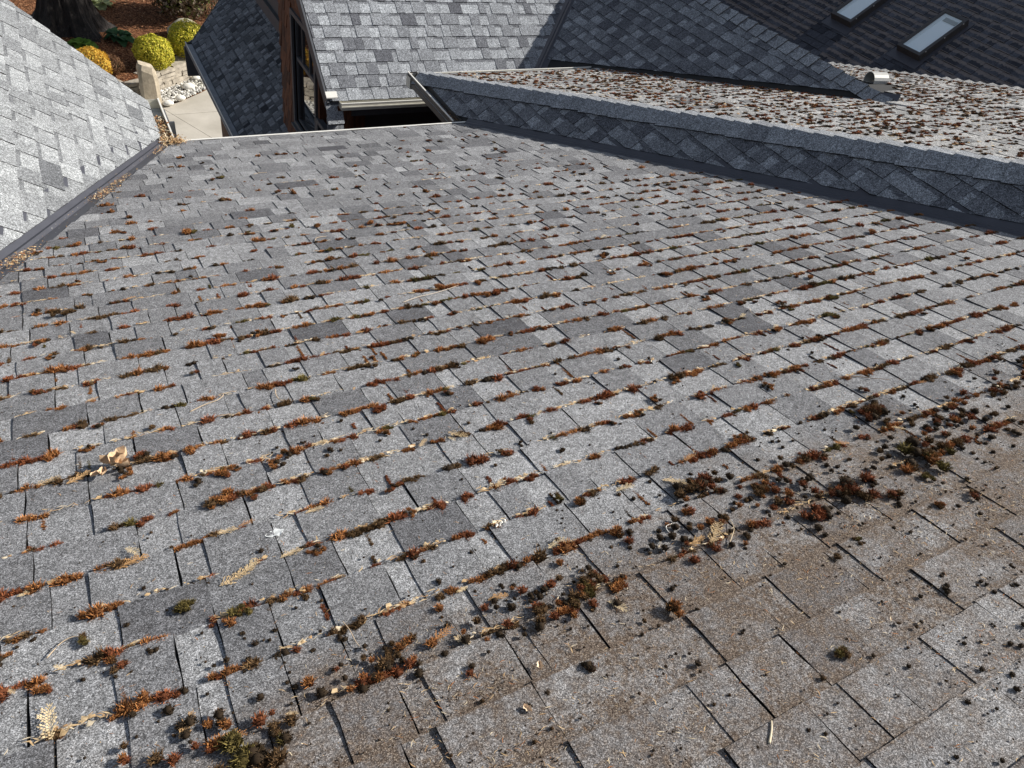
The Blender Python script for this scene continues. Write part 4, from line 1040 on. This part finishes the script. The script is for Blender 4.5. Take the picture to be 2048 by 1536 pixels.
twig('twig', [(-.07, -.02, 0), (-.02, 0, .002), (.03, .012, .003), (.055, .04, .003), (.045, .055, .001)], 0.0018, 0.176, 4.60, 0.05, 'hooked tan twig curling round a dark tab, left of centre')
twig('twig', [(0, .06, .002), (-.008, .02, .004), (-.004, -.02, .003), (.02, -.035, .001), (.03, -.035, 0)], 0.0018, 0.40, 4.66, 0.0, 'upright S-shaped pale twig left of centre')
twig('twig', [(-.05, -.01, 0), (-.02, .02, .003), (.01, .022, .005), (.035, -.005, .001)], 0.0014, -0.27, 5.55, 0.0, 'arched thin brown twig over the dark shingle at lower left')
twig('pale_stem', [(.03, .03, .002), (.005, .03, .006), (-.008, .012, .006), (-.004, -.012, .002)], 0.0016, 1.177, 5.871, 0.2, 'bright white curved stem on the dark tab at lower right of centre', (0.85, 0.82, 0.74))
twig('twig', [(0, .045, 0), (.002, .01, .004), (0, -.03, .003), (.004, -.05, 0)], 0.0012, 0.285, 5.80, 0.1, 'thin dark twig pointing straight down beside the dirty joint')
twig('twig', [(-.18, -.015, 0), (-.09, .0, .003), (0, 0, .004), (.09, .015, .004), (.15, .035, .001)], 0.0019, 1.284, 4.012, 0.1, 'long straight bleached twig along the course, centre of the roof', (0.66, 0.55, 0.42))
twig('twig', [(.03, .05, .002), (0, .02, .01), (-.012, -.01, .008), (.0, -.035, 0)], 0.002, 2.5, 4.85, 0.0, 'pale forked twig arching over a dark tab on the right', (0.62, 0.52, 0.40))
twig('twig', [(-.06, -.02, 0), (-.02, -.005, .008), (.02, .015, .004), (.045, .045, .001)], 0.0014, 1.326, 5.95, 0.2, 'curved tan twig above the dusty shingles', (0.6, 0.47, 0.3))
twig('pale_stem', [(-.028, -.01, 0), (0, .0, .003), (.02, .01, .004)], 0.0028, 0.961, 6.436, 0.3, 'short pale straw stub on the bare shingles at the bottom', (0.7, 0.6, 0.42))
twig('twig', [(-.07, .04, .002), (-.03, .02, .004), (.02, -.02, .004), (.07, -.05, .001)], 0.0022, 2.45, 5.50, 0.0, 'straight dark twig slanting across a joint, right foreground', (0.22, 0.15, 0.10))
twig('twig', [(-.05, 0, 0), (0, .006, .003), (.05, .004, .001)], 0.002, 1.056, 1.365, 0.1, 'thin pale twig lying far up the roof at the left')
twig('twig', [(-.03, -.02, 0), (-.01, .01, .004), (.03, .02, .003), (.05, .02, 0)], 0.0022, 1.02, 3.0, 0.1, 'small hooked pale twig in the middle distance')
def leaf_mesh(seed, L=0.05, W=0.035, curl=0.5, col=(0.68, 0.48, 0.30)):
    r = random.Random(seed); n, m = 8, 5; V = []; K = []
    for i in range(n + 1):
        u = i / n; w_ = W * math.sin(math.pi * min(1, u * 0.92 + 0.04)) ** 0.7 * (1 + 0.25 * math.sin(u * 14 + seed))
        for j in range(m):
            v = (j / (m - 1) - 0.5); z = curl * W * (abs(v) * 2) ** 1.6 + curl * L * 0.35 * (u - 0.4) ** 2 * 2 + r.uniform(-1, 1) * 0.0012
            V.append((L * u, v * w_, z)); f_ = 0.75 + 0.4 * r.random() - (0.25 if j == m // 2 else 0); K.append([c_ * f_ for c_ in col])
    F = []
    for i in range(n):
        for j in range(m - 1):
            a = i * m + j; F += [[a, a + m, a + m + 1], [a, a + m + 1, a + 1]]
    return np.array(V), np.array(F), np.array(K)
nb = NPB()
for (dx, dy, ang, s, cu) in ((0, 0, 0.4, 1.1, 0.9), (0.01, 0.01, 2.4, 0.9, 0.6), (-0.02, -0.004, -1.9, 0.7, 0.5), (0.015, -0.006, -0.6, 0.8, 0.8), (-0.03, -0.012, 3.5, 0.6, 0.4)):
    c_, s_ = math.cos(ang), math.sin(ang); nb.add(leaf_mesh(int(abs(ang * 10)), curl=cu), np.array([[c_ * s, -s_ * s, 0], [s_ * s, c_ * s, 0], [0, 0, s]]), (dx, dy, 0.004 + 0.004 * s))
dl = place_plane('dry_leaf', nb.mesh('dry_leaf', M_LEAF), -0.147, 4.868, 0.1, 'curled tan dry leaf in front of the reddish moss plug, left foreground', 'leaf')
nb = NPB(); nb.add(leaf_mesh(3, 0.03, 0.02, 0.4, (0.72, 0.55, 0.38)), np.eye(3), (0, 0, 0)); SML = nb.mesh('small_leaf', M_LEAF)
place_plane('small_leaf', SML, 0.62, 6.09, 1.2, 'small greenish white leaf on the bare dusty shingles at bottom centre', 'leaf', s=0.7)
place_plane('small_leaf', SML, 0.55, 6.17, 2.0, 'small rust coloured leaf scrap at bottom centre', 'leaf', s=0.7)
nb = NPB()
for k in range(7): nb.add(SM[k % 3], np.eye(3) * rnd.uniform(0.004, 0.007), (k * 0.006 - 0.02, 0.004 * math.sin(k * 2.2), 0.004), (0.85, 0.82, 0.74))
place_plane('white_dropping', nb.mesh('white_dropping', M_LEAF), 0.774, 5.62, 0.3, 'knobbly white scrap in the joint at lower centre', 'debris')
nb = NPB(); nb.add(leaf_mesh(5, 0.05, 0.03, 0.05, (0.75, 0.77, 0.76)), np.eye(3), (0, 0, 0)); place_plane('white_film', nb.mesh('white_film', M_LEAF), 0.19, 5.375, 0.1, 'thin torn white film stuck to a tab at lower left', 'debris', n=0.011)

# litter in the left valley and the gutters
vl = NPB(); vr_ = random.Random(12)
def litter(nb, w_, N, s, col, rr=vr_):
    A_ = N.orthogonal().normalized(); nb.add(rr.choice(CH + ND), rotmat(N, rr.uniform(0, 6.28), A_) @ np.diag([s, s * 1.7, s * 2]), w_, col)
for _ in range(900):
    t = vr_.random() ** 0.8 * 6.2; a, b = Vl(t); a += 0.02 + abs(vr_.gauss(0, 0.045)) * vr_.choice([1, 1, -0.2]);
    if b < 0.1 or not vis(PM, a, b, 0): continue
    litter(vl, PM.at(a, b, 0.011), PM.N, vr_.uniform(0.002, 0.006), vr_.choice([(0.5, 0.36, 0.22), (0.6, 0.6, 0.55), (0.10, 0.06, 0.03), (0.35, 0.2, 0.1)]))
for (t, w_, n_) in ((3.05, 0.06, 500), (2.62, 0.05, 300), (3.6, 0.05, 200), (1.5, 0.05, 250), (1.2, 0.04, 150), (0.3, 0.04, 150)):
    for _ in range(n_):
        tt_ = t + vr_.gauss(0, 0.09); a, b = Vl(tt_); a += 0.07 + vr_.gauss(0, w_ * 0.5)
        litter(vl, PM.at(a, b, 0.012 + abs(vr_.gauss(0, 0.012))), PM.N, vr_.uniform(0.004, 0.011), vr_.choice(TAN))
tag(vl.build('valley_litter', M_LEAF), 'brown leaf litter and grit caught in the left metal valley', 'debris', kind='stuff')
put_clump(CM[0], Vl(3.55)[0] + 0.10, Vl(3.55)[1], 0.03, 0.5, 'orange moss tuft in the left valley, upper of two', None, 'moss_tuft', 'moss clump')
put_clump(CM[4], Vl(3.05)[0] + 0.14, Vl(3.05)[1], 0.028, 0.9, 'orange moss mat in the left valley where the litter collects', None, 'moss_tuft', 'moss clump')
put_clump(CM[5], Vl(2.55)[0] + 0.12, Vl(2.55)[1], 0.022, 0.9, 'small orange moss tuft at the litter in the upper left valley', None, 'moss_tuft', 'moss clump')
gl_ = NPB()
for _ in range(900):
    y = vr_.uniform(6.35, 6.98); x = XA + vr_.uniform(-0.02, 0.115); z = ZE - 0.075 + vr_.uniform(0, 0.085) - max(0, y - 6.7) * 0.12
    litter(gl_, (x, y, z), Vector((vr_.gauss(0, .4), vr_.gauss(0, .4), 1)).normalized(), vr_.uniform(0.008, 0.02), vr_.choice(TAN))
for _ in range(350):
    x = XA + vr_.gauss(0.11, 0.045); y = YE + vr_.gauss(-0.02, 0.05)
    litter(gl_, (x, y, zM(y) + 0.015 + abs(vr_.gauss(0, 0.02))), Vector((vr_.gauss(0, .4), vr_.gauss(0, .4), 1)).normalized(), vr_.uniform(0.008, 0.018), vr_.choice(TAN[:4]))
tag(gl_.build('gutter_leaves', M_LEAF), 'dry brown leaves filling the near end of the left gutter', 'leaves', kind='stuff')
gl_ = NPB()
for _ in range(500):
    y = YE + 0.12 + abs(vr_.gauss(0, 0.25)) ; x = XS - 0.06 + vr_.gauss(0, 0.025)
    if y > YL: continue
    litter(gl_, (x, y, ZE - 0.055 + vr_.uniform(0, 0.03 if y > YE + 0.3 else 0.06)), Vector((vr_.gauss(0, .4), vr_.gauss(0, .4), 1)).normalized(), vr_.uniform(0.005, 0.012), (0.09, 0.06, 0.04) if vr_.random() < 0.8 else (0.3, 0.2, 0.12))
tag(gl_.build('gutter_debris', M_LEAF), 'dark wet debris collected in the hip roof gutter', 'debris', kind='stuff')
# moss on the upper sunlit roof
um = NPB(); ul = NPB(); ur = random.Random(5)
for _ in range(13000):
    a = ur.uniform(0.2, 6.15); b = ur.uniform(0.05, 6.6)
    if skipL(a, b) or a < b / SL * p / ps + 0.22 or not seen(PL_.at(a, b), 5): continue
    d_ = 0.95 if b < 4.5 else 0.7
    if ur.random() > d_ * (0.35 + patch(a * 1.2, b * 1.3)): continue
    if ur.random() < 0.65: b = -0.015 + 0.148 * round((b + 0.015) / 0.148) + ur.uniform(-.01, .01)
    if ur.random() < 0.8:
        kd = ur.choice(['orange', 'rust', 'brown', 'dark', 'brown', 'rust']); put(um, ur.choice(TPL[kd + '_lo']), PL_, a, b, ur.uniform(0.010, 0.024) * ur.choice([0.8, 1, 1.3]), ur.uniform(0, 6.28), ur.uniform(0.9, 1.9), 1, 0.75, 0.01)
    else:
        s = ur.uniform(0.012, 0.03); ul.add(ur.choice(CH), rotmat(PL_.N, ur.uniform(0, 6.28), PL_.A) * s, PL_.at(a, b, 0.014), ur.choice(TAN))
tag(um.build('upper_roof_moss', M_MOSS), 'dense brown moss tufts dotted over the sunlit upper roof', 'moss', kind='stuff')
tag(ul.build('upper_roof_litter', M_LEAF), 'pale leaf scraps between the moss on the upper roof', 'debris', kind='stuff')

# ================================================================== yard
rk = random.Random(21)
M_STONE = plain('grey_tan_fieldstone', (0.36, 0.32, 0.26), 0.9, nscale=9, namp=0.35, bump=0.012)
def rock_mesh(seed, sub=2, rough=0.18):
    r = np.random.default_rng(seed); v, f = ico(sub); v = v.copy(); ax_ = r.normal(size=(6, 3)); ax_ /= np.linalg.norm(ax_, axis=1)[:, None]
    for a_ in ax_: v -= np.clip(v @ a_ - (0.78 + rough * 0.3), 0, 1)[:, None] * a_ * 0.9
    return v, f
wall = thing('dry_stone_wall', (1.5, 18.1, 0), 'low dry stacked wall of flat grey tan stones holding the mulch bed', 'stone wall')
def stone(parent, o_, d, L, h, dep, tone, name='stone'):
    d = Vector(d).normalized(); s = Vector((-d.y, d.x, 0)); up = Vector((0, 0, 1)); mb = MB(); j = lambda: rk.uniform(-0.012, 0.012)
    b8 = []
    for z_ in (0, h):
        ring_ = []
        for (u, v) in ((0, 0), (0.5, -0.012), (1, 0), (1, 1), (0, 1)):
            ring_.append(Vector(o_) + d * (L * u + j()) + s * (dep * v + j() * 1.4 if v >= 0 else v) + up * (z_ + j() * 0.7))
        b8.append(ring_)
    mb.solid(b8[0], b8[1], tone)
    return mb.build(name, M_STONE, parent, Vector(o_))
pts = [Vector((x, y, 0)) for x, y in WALL[1:-2]]
for layer in range(5):
    z0 = layer * 0.092; h = 0.086
    dist = rk.uniform(0, 0.2); tot = sum((pts[i + 1] - pts[i]).length for i in range(len(pts) - 1))
    def at_(dv):
        for i in range(len(pts) - 1):
            L_ = (pts[i + 1] - pts[i]).length
            if dv <= L_: return pts[i].lerp(pts[i + 1], dv / L_), (pts[i + 1] - pts[i]).normalized()
            dv -= L_
        return pts[-1], (pts[-1] - pts[-2]).normalized()
    while dist < tot - 0.3:
        L_ = rk.uniform(0.16, 0.5) * (1.2 if layer == 4 else 1); pt, d = at_(dist + L_ / 2); hh_ = h * rk.choice([1, 1, 0.8])
        if not (layer == 2 and rk.random() < 0.06):
            stone(wall, pt - d * L_ / 2 + Vector((0, 0, z0)) + Vector((-d.y, d.x, 0)) * rk.uniform(-0.05, 0.02), d, L_ - 0.014, hh_, 0.30 if layer < 4 else 0.40, rk.random())
        dist += L_
M_POST = plain('tan_split_stone', (0.42, 0.36, 0.27), 0.9, nscale=6, namp=0.3, bump=0.02)
mb = MB(); po = Vector((1.46, 17.72, 0)); lv = [(0, .22, .17), (.25, .21, .165), (.55, .20, .16), (.78, .185, .15), (.9, .15, .12)]
rings = []
for (z_, rx, ry) in lv:
    r_ = []
    for k in range(8):
        th = 2 * math.pi * (k + .5) / 8; cc = (abs(math.cos(th)) ** 0.5) * math.copysign(1, math.cos(th)); ss = (abs(math.sin(th)) ** 0.5) * math.copysign(1, math.sin(th))
        r_.append(po + Vector((cc * rx + rk.uniform(-.015, .015), ss * ry + rk.uniform(-.015, .015), z_ + (rk.uniform(-.02, .02) if z_ > 0 else 0) + (0.06 * -cc if z_ > .7 else 0))))
    rings.append(r_)
for i in range(len(rings) - 1):
    for k in range(8): mb.poly([rings[i][k], rings[i][(k + 1) % 8], rings[i + 1][(k + 1) % 8], rings[i + 1][k]])
mb.poly(rings[-1])
tag(mb.build('stone_post', M_POST, None, po), 'upright tan stone post at the end of the dry stone wall', 'stone post')
# river rock
rocks = NPB(); RK = [rock_mesh(i, 1 if i % 2 else 2) for i in range(5)]
def wline(x):
    for i in range(len(WALL) - 1):
        if WALL[i][0] <= x <= WALL[i + 1][0]: return WALL[i][1] + (x - WALL[i][0]) / (WALL[i + 1][0] - WALL[i][0]) * (WALL[i + 1][1] - WALL[i][1])
EDGE = [(-14, 14.0), (-3, 15.9), (0.4, 16.75), (1.0, 17.1), (1.34, 17.42), (1.5, 17.58), (2.0, 17.78), (2.6, 18.26), (3.05, 18.7), (3.42, 19.2), (3.9, 20.2), (4.6, 22.0)]
def eline(x):
    for i in range(len(EDGE) - 1):
        if EDGE[i][0] <= x <= EDGE[i + 1][0]: return EDGE[i][1] + (x - EDGE[i][0]) / (EDGE[i + 1][0] - EDGE[i][0]) * (EDGE[i + 1][1] - EDGE[i][1])
for _ in range(5200):
    x = rk.uniform(-1.5, 4.2); y0_, y1_ = eline(x), wline(x); y = rk.uniform(y0_ + 0.02, y1_ + 0.03)
    s = rk.choice([0.016, 0.02, 0.026, 0.036]) * rk.uniform(0.8, 1.2); v, f = rk.choice(RK); a_ = rk.uniform(0, 6.28)
    R = np.array([[math.cos(a_), -math.sin(a_), 0], [math.sin(a_), math.cos(a_), 0], [0, 0, 1]]) @ np.diag([s * 1.25, s * 0.9, s * 0.7])
    g_ = rk.choice([0.30, 0.42, 0.55, 0.66, 0.72]); rocks.add((v, f, np.ones((len(v), 3))), R, (x, y, 0.015 + rk.uniform(0, 0.02) + s * 0.3), (g_, g_ * 0.97, g_ * rk.uniform(0.85, 0.93)))
M_ROCK = vcol('river_rock', 0.8, 20, 0.15)
tag(rocks.build('river_rock_border', M_ROCK, smooth=True), 'border of white and grey river pebbles between patio and stone wall', 'pebbles', kind='stuff')
for i, (x, y, s, lab) in enumerate([(1.78, 17.62, .09, 'large white cobble at the patio edge near the stone post'), (2.08, 17.86, .085, 'oval white cobble at the patio edge, second from the post'), (2.36, 18.44, .11, 'biggest white cobble in the middle of the pebble border'),
                                    (2.78, 18.62, .085, 'round pale cobble further right in the pebble border'), (2.62, 18.95, .075, 'tan cobble against the foot of the stone wall')]):
    nb = NPB(); v, f = RK[2]; nb.add((v, f, np.ones((len(v), 3))), np.diag([s * 1.4, s, s * 0.7]), (0, 0, s * 0.5), (0.74, 0.72, 0.66)); nb.build('cobble', M_ROCK, None, True); ob = C.objects[-1]; ob.location = (x, y, 0.03); tag(ob, lab, 'rock')
nb = NPB(); v, f = rock_mesh(44, 3); nb.add((v, f, np.ones((len(v), 3))), np.diag([0.42, 0.3, 0.3]), (0, 0, 0.08), (0.40, 0.37, 0.28)); ob = nb.build('boulder', M_ROCK, None, True); ob.location = (2.75, 20.75, 0.42); tag(ob, 'mossy grey boulder behind the second yellow shrub', 'boulder')

def leafquads(n, rad, r, size, cols, zmin=-1.0, shell=0.75, squash=1.0, c=(0, 0, 0), lump=0.12):
    """leaf-shaped faces spread through a crown volume"""
    d = r.normal(size=(n, 3)); d /= np.linalg.norm(d, axis=1)[:, None]; d = d[d[:, 2] > zmin]; n = len(d)
    rr = (shell + (1 - shell) * r.random(n) ** 0.6); lum = 1 + lump * np.sin(d[:, 0] * 5 + 1) * np.sin(d[:, 1] * 6 + 2) * np.sin(d[:, 2] * 4)
    pz = d * (rr * lum * rad)[:, None] * np.array([1, 1, squash]) + np.array(c)
    nn = d + r.normal(size=(n, 3)) * 0.55; nn /= np.linalg.norm(nn, axis=1)[:, None]
    t = np.cross(nn, r.normal(size=(n, 3))); t /= np.linalg.norm(t, axis=1)[:, None]; b_ = np.cross(nn, t)
    s = size * (0.6 + 0.8 * r.random(n))[:, None]
    V = np.stack([pz - t * s, pz + b_ * s * 0.5, pz + t * s, pz - b_ * s * 0.5], 1).reshape(-1, 3)
    i0 = np.arange(n) * 4; F = np.concatenate([np.stack([i0, i0 + 1, i0 + 2], 1), np.stack([i0, i0 + 2, i0 + 3], 1)])
    ci = np.array(cols)[r.integers(0, len(cols), n)] * (0.7 + 0.6 * r.random((n, 1))); K = np.repeat(ci, 4, 0)
    return V, F, K
def shrub(name, x, y, z, rad, cols, label, cat, n=5000, size=0.022, squash=0.85, seed=1, core=(0.03, 0.025, 0.01), shell=0.78):
    t = thing(name, (x, y, z), label, cat); r = np.random.default_rng(seed)
    nb = NPB(); nb.add(leafquads(n, rad, r, size, cols, -0.75, shell, squash, (0, 0, rad * squash * 0.85)), np.eye(3), (x, y, z)); nb.build('foliage', M_FOL, t)
    mb = MB()
    for k in range(9):
        a_ = k * 0.7; mb.tube([(x, y, z), (x + math.cos(a_) * rad * 0.25, y + math.sin(a_) * rad * 0.25, z + rad * 0.5), (x + math.cos(a_) * rad * 0.62, y + math.sin(a_) * rad * 0.62, z + rad * (0.8 + 0.5 * (k % 3) / 3))], [0.016, 0.011, 0.004], 5)
    mb.build('stem', plain('shrub_stem_' + name + str(seed), (0.08, 0.05, 0.03), 0.9), t)
    nb = NPB(); v, f = ICO2; nb.add((v, f, np.tile(np.array(core), (len(v), 1))), np.diag([rad * 0.66, rad * 0.66, rad * 0.62 * squash]), (x, y, z + rad * squash * 0.85)); nb.build('dark_core', M_FOL, t)  # solid dark ball filling the middle of the foliage
    return t
YEL = [(0.62, 0.55, 0.06), (0.50, 0.48, 0.05), (0.72, 0.62, 0.10), (0.35, 0.36, 0.04)]
shrub('round_shrub', 1.76, 18.78, 0.42, 0.43, YEL, 'round clipped yellow green shrub right behind the stone post', 'shrub', 9000, 0.024, 0.88, 2)
shrub('round_shrub', 2.62, 19.35, 0.42, 0.44, YEL, 'second yellow green shrub half hidden by the lean-to roof corner', 'shrub', 7000, 0.024, 1.0, 3)
shrub('round_shrub', 0.42, 18.20, 0.42, 0.40, [(0.72, 0.42, 0.06), (0.62, 0.45, 0.08), (0.55, 0.32, 0.05)], 'orange yellow shrub peeking over the edge of the left roof', 'shrub', 6000, 0.022, 0.9, 4)
shrub('brown_shrub', 0.80, 18.50, 0.42, 0.30, [(0.16, 0.08, 0.045), (0.22, 0.12, 0.06), (0.11, 0.06, 0.03)], 'small bare brown shrub between the orange and the round yellow shrub', 'shrub', 4000, 0.016, 0.7, 5)
shrub('twiggy_shrub', 2.95, 21.9, 0.42, 0.85, [(0.12, 0.08, 0.05), (0.30, 0.24, 0.18), (0.05, 0.035, 0.02), (0.10, 0.11, 0.03)], 'large loose dark leaved shrub above the far corner of the lean-to roof', 'shrub', 5200, 0.045, 0.9, 6, shell=0.35)
def hosta(x, y, s, col, label, n=16, seed=1):
    t = thing('hosta_plant', (x, y, 0.43), label, 'plant'); r = random.Random(seed)
    for k in range(n):
        a_ = k * 2.4 + r.uniform(-.2, .2); L = s * r.uniform(0.75, 1.1) * (1 - 0.35 * k / n); lift = 0.45 + 0.9 * k / n; V = []; F = []; K = []
        for i in range(7):
            u = i / 6; w_ = L * 0.33 * math.sin(math.pi * max(0.0, (u - 0.22)) / 0.80) if u > 0.22 else L * 0.02; w_ = max(w_, 0.003)
            zc = L * (lift * u - 1.05 * u * u * 0.75); xx = L * u * 0.95
            for v in (-1, 0, 1): V.append((xx, v * w_, zc + abs(v) * w_ * 0.35)); f_ = r.uniform(0.8, 1.2); K.append([c_ * f_ for c_ in col])
        for i in range(6):
            for j in range(2):
                q = i * 3 + j; F += [[q, q + 3, q + 4], [q, q + 4, q + 1]]
        c_, s_ = math.cos(a_), math.sin(a_); nb = NPB(); nb.add((np.array(V), np.array(F), np.array(K)), np.array([[c_, -s_, 0], [s_, c_, 0], [0, 0, 1]]), (x, y, 0.45)); nb.build('leaf', M_FOL, t, True)
hosta(0.36, 20.0, 0.42, (0.10, 0.19, 0.03), 'broad leaved green plant at the foot of the tree trunk', 16, 1)
hosta(1.20, 20.45, 0.42, (0.035, 0.085, 0.035), 'dark green leafy plant right of the tree in the shaded mulch', 18, 2)
hosta(1.05, 22.75, 0.46, (0.30, 0.34, 0.17), 'pale green leafy plant behind the tree at the top edge', 16, 3)

# the big tree
tr = thing('large_tree', (0.22, 21.25, 0.4), 'thick dark furrowed tree trunk flaring at its base in the mulch bed', 'tree')
V = []; F = []; nseg = 56; nz = 34; rt = random.Random(2)
for i in range(nz):
    z_ = (i / (nz - 1)) ** 1.6 * 9.0; base = 0.46 + 0.42 * math.exp(-z_ / 0.42) - 0.02 * z_
    for k in range(nseg):
        th = 2 * math.pi * k / nseg; fl = 1 + 0.22 * math.exp(-z_ / 0.6) * math.sin(5 * th + 0.6) + 0.055 * math.sin(17 * th + 1.5 * math.sin(z_ * 2.1)) + 0.03 * math.sin(29 * th + z_ * 3) + rt.uniform(-.015, .015)
        V.append((0.22 + math.cos(th) * base * fl, 21.25 + math.sin(th) * base * fl, 0.36 + z_))
mb = MB(); mb.v = V
for i in range(nz - 1):
    for k in range(nseg): k2 = (k + 1) % nseg; mb.f.append((i * nseg + k, i * nseg + k2, (i + 1) * nseg + k2, (i + 1) * nseg + k)); mb.t.append(.5)
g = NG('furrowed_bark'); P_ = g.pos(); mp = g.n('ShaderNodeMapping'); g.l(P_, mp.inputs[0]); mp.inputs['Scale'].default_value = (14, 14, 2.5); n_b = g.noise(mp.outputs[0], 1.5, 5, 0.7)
g.l(g.ramp(n_b, [(0.3, (0.006, 0.005, 0.005)), (0.55, (0.022, 0.018, 0.016)), (0.75, (0.075, 0.062, 0.052))]), g.b.inputs['Base Color']); g.b.inputs['Roughness'].default_value = 0.95; g.bump(n_b, 1.0, 0.05); M_BARK = g.m  # bark darkened so the colour carries the trunk's shade
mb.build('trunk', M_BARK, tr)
mb = MB(); lr = random.Random(8)
for k in range(10):
    a_ = k * 2.4; z_ = 5.2 + k * 0.4; mb.tube([(0.22, 21.25, z_), (0.23 + math.cos(a_) * 1.4, 21.25 + math.sin(a_) * 1.4, z_ + 0.7), (0.23 + math.cos(a_) * 3, 21.25 + math.sin(a_) * 3, z_ + 1.3)], [0.13, 0.08, 0.03], 6)
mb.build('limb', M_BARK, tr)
nb = NPB(); r9 = np.random.default_rng(9)
for k in range(14):
    a_ = k * 2.4; nb.add(leafquads(420, 1.3, r9, 0.09, [(0.06, 0.10, 0.03), (0.04, 0.07, 0.02)], -1, 0.3, 0.7), np.eye(3), (0.23 + math.cos(a_) * 2.3, 21.25 + math.sin(a_) * 2.3, 7.0 + (k % 5) * 0.9))
nb.build('crown', M_FOL, tr)
# trees beyond the wing whose shade falls across the mulch
def shade_tree(x, y, h, rc, label, seed, blobs, lsz=0.07):
    t = thing('garden_tree', (x, y, 0), label, 'tree'); mb = MB(); mb.tube([(x, y, 0), (x + .1, y, h * 0.5), (x, y + .1, h + rc)], [0.2, 0.15, 0.06], 8)
    r_ = np.random.default_rng(seed); nb = NPB()
    for (dx, dy, dz, rr) in blobs:
        nb.add(leafquads(int(1500 * rr * rr), rr, r_, lsz, [(0.05, 0.09, 0.03), (0.07, 0.11, 0.03), (0.035, 0.06, 0.02)], -1, 0.25, 0.75), np.eye(3), (x + dx, y + dy, h + dz))
        mb.tube([(x, y, h * 0.8), (x + dx * 0.6, y + dy * 0.6, h + dz * 0.6), (x + dx, y + dy, h + dz)], [0.07, 0.05, 0.02], 5)
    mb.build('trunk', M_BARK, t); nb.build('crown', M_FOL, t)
def sh(xg, yg, h):   # point at height h whose shadow falls on (xg, yg)
    k = h / sun_v.z; return xg + sun_v.x * k, yg + sun_v.y * k
bx, by = sh(1.0, 20.1, 6.2)
def bl(items, h):
    out = []
    for (xg, yg, dz, rr) in items:
        X, Y = sh(xg, yg, h + dz - 0.42); out.append((X - bx, Y - by, dz, rr))
    return out
shade_tree(bx, by, 6.2, 1.5, 'broad leafy tree standing out of view beyond the gabled wing', 5,
           bl([(1.5, 19.9, 0, 0.62), (0.5, 20.1, 0.3, 0.75), (-0.5, 20.5, 0.6, 0.8), (0.2, 21.0, 1.2, 0.6), (2.1, 19.7, -0.2, 0.42), (0.9, 19.5, -.4, 0.40)], 6.2))
bx, by = sh(1.0, 23.8, 6.0)
shade_tree(bx, by, 6.0, 1.5, 'second leafy tree out of view behind the wing', 6, bl([(0.6, 23.9, 0, 0.5), (1.8, 23.6, 0.3, 0.5), (2.9, 23.3, 0.4, 0.55), (3.6, 23.6, 0.7, 0.7), (3.2, 22.3, .2, .5)], 6.0))
# scattered bark chips standing proud of the mulch
nb = NPB(); rc_ = random.Random(31)
for _ in range(9000):
    x = rc_.uniform(-3, 4.2); wl = wline(x); y = wl + 0.35 + rc_.random() ** 1.3 * 7
    g_ = rc_.choice([(0.10, 0.045, 0.02), (0.28, 0.14, 0.07), (0.5, 0.30, 0.17), (0.05, 0.02, 0.01)]); s = rc_.uniform(0.012, 0.04)
    N_ = Vector((rc_.gauss(0, .5), rc_.gauss(0, .5), 1)).normalized(); nb.add(rc_.choice(CH), rotmat(N_, rc_.uniform(0, 6.28), N_.orthogonal().normalized()) * s, (x, y, 0.43 + 0.03 * math.sin(x * 1.7 + y) + 0.04 * math.sin(y * 0.9 - x * 0.6) + max(0, y - 24) * .05), g_)
tag(nb.build('bark_chips', M_LEAF), 'loose bark chips and fallen leaves over the mulch bed', 'mulch', kind='stuff')
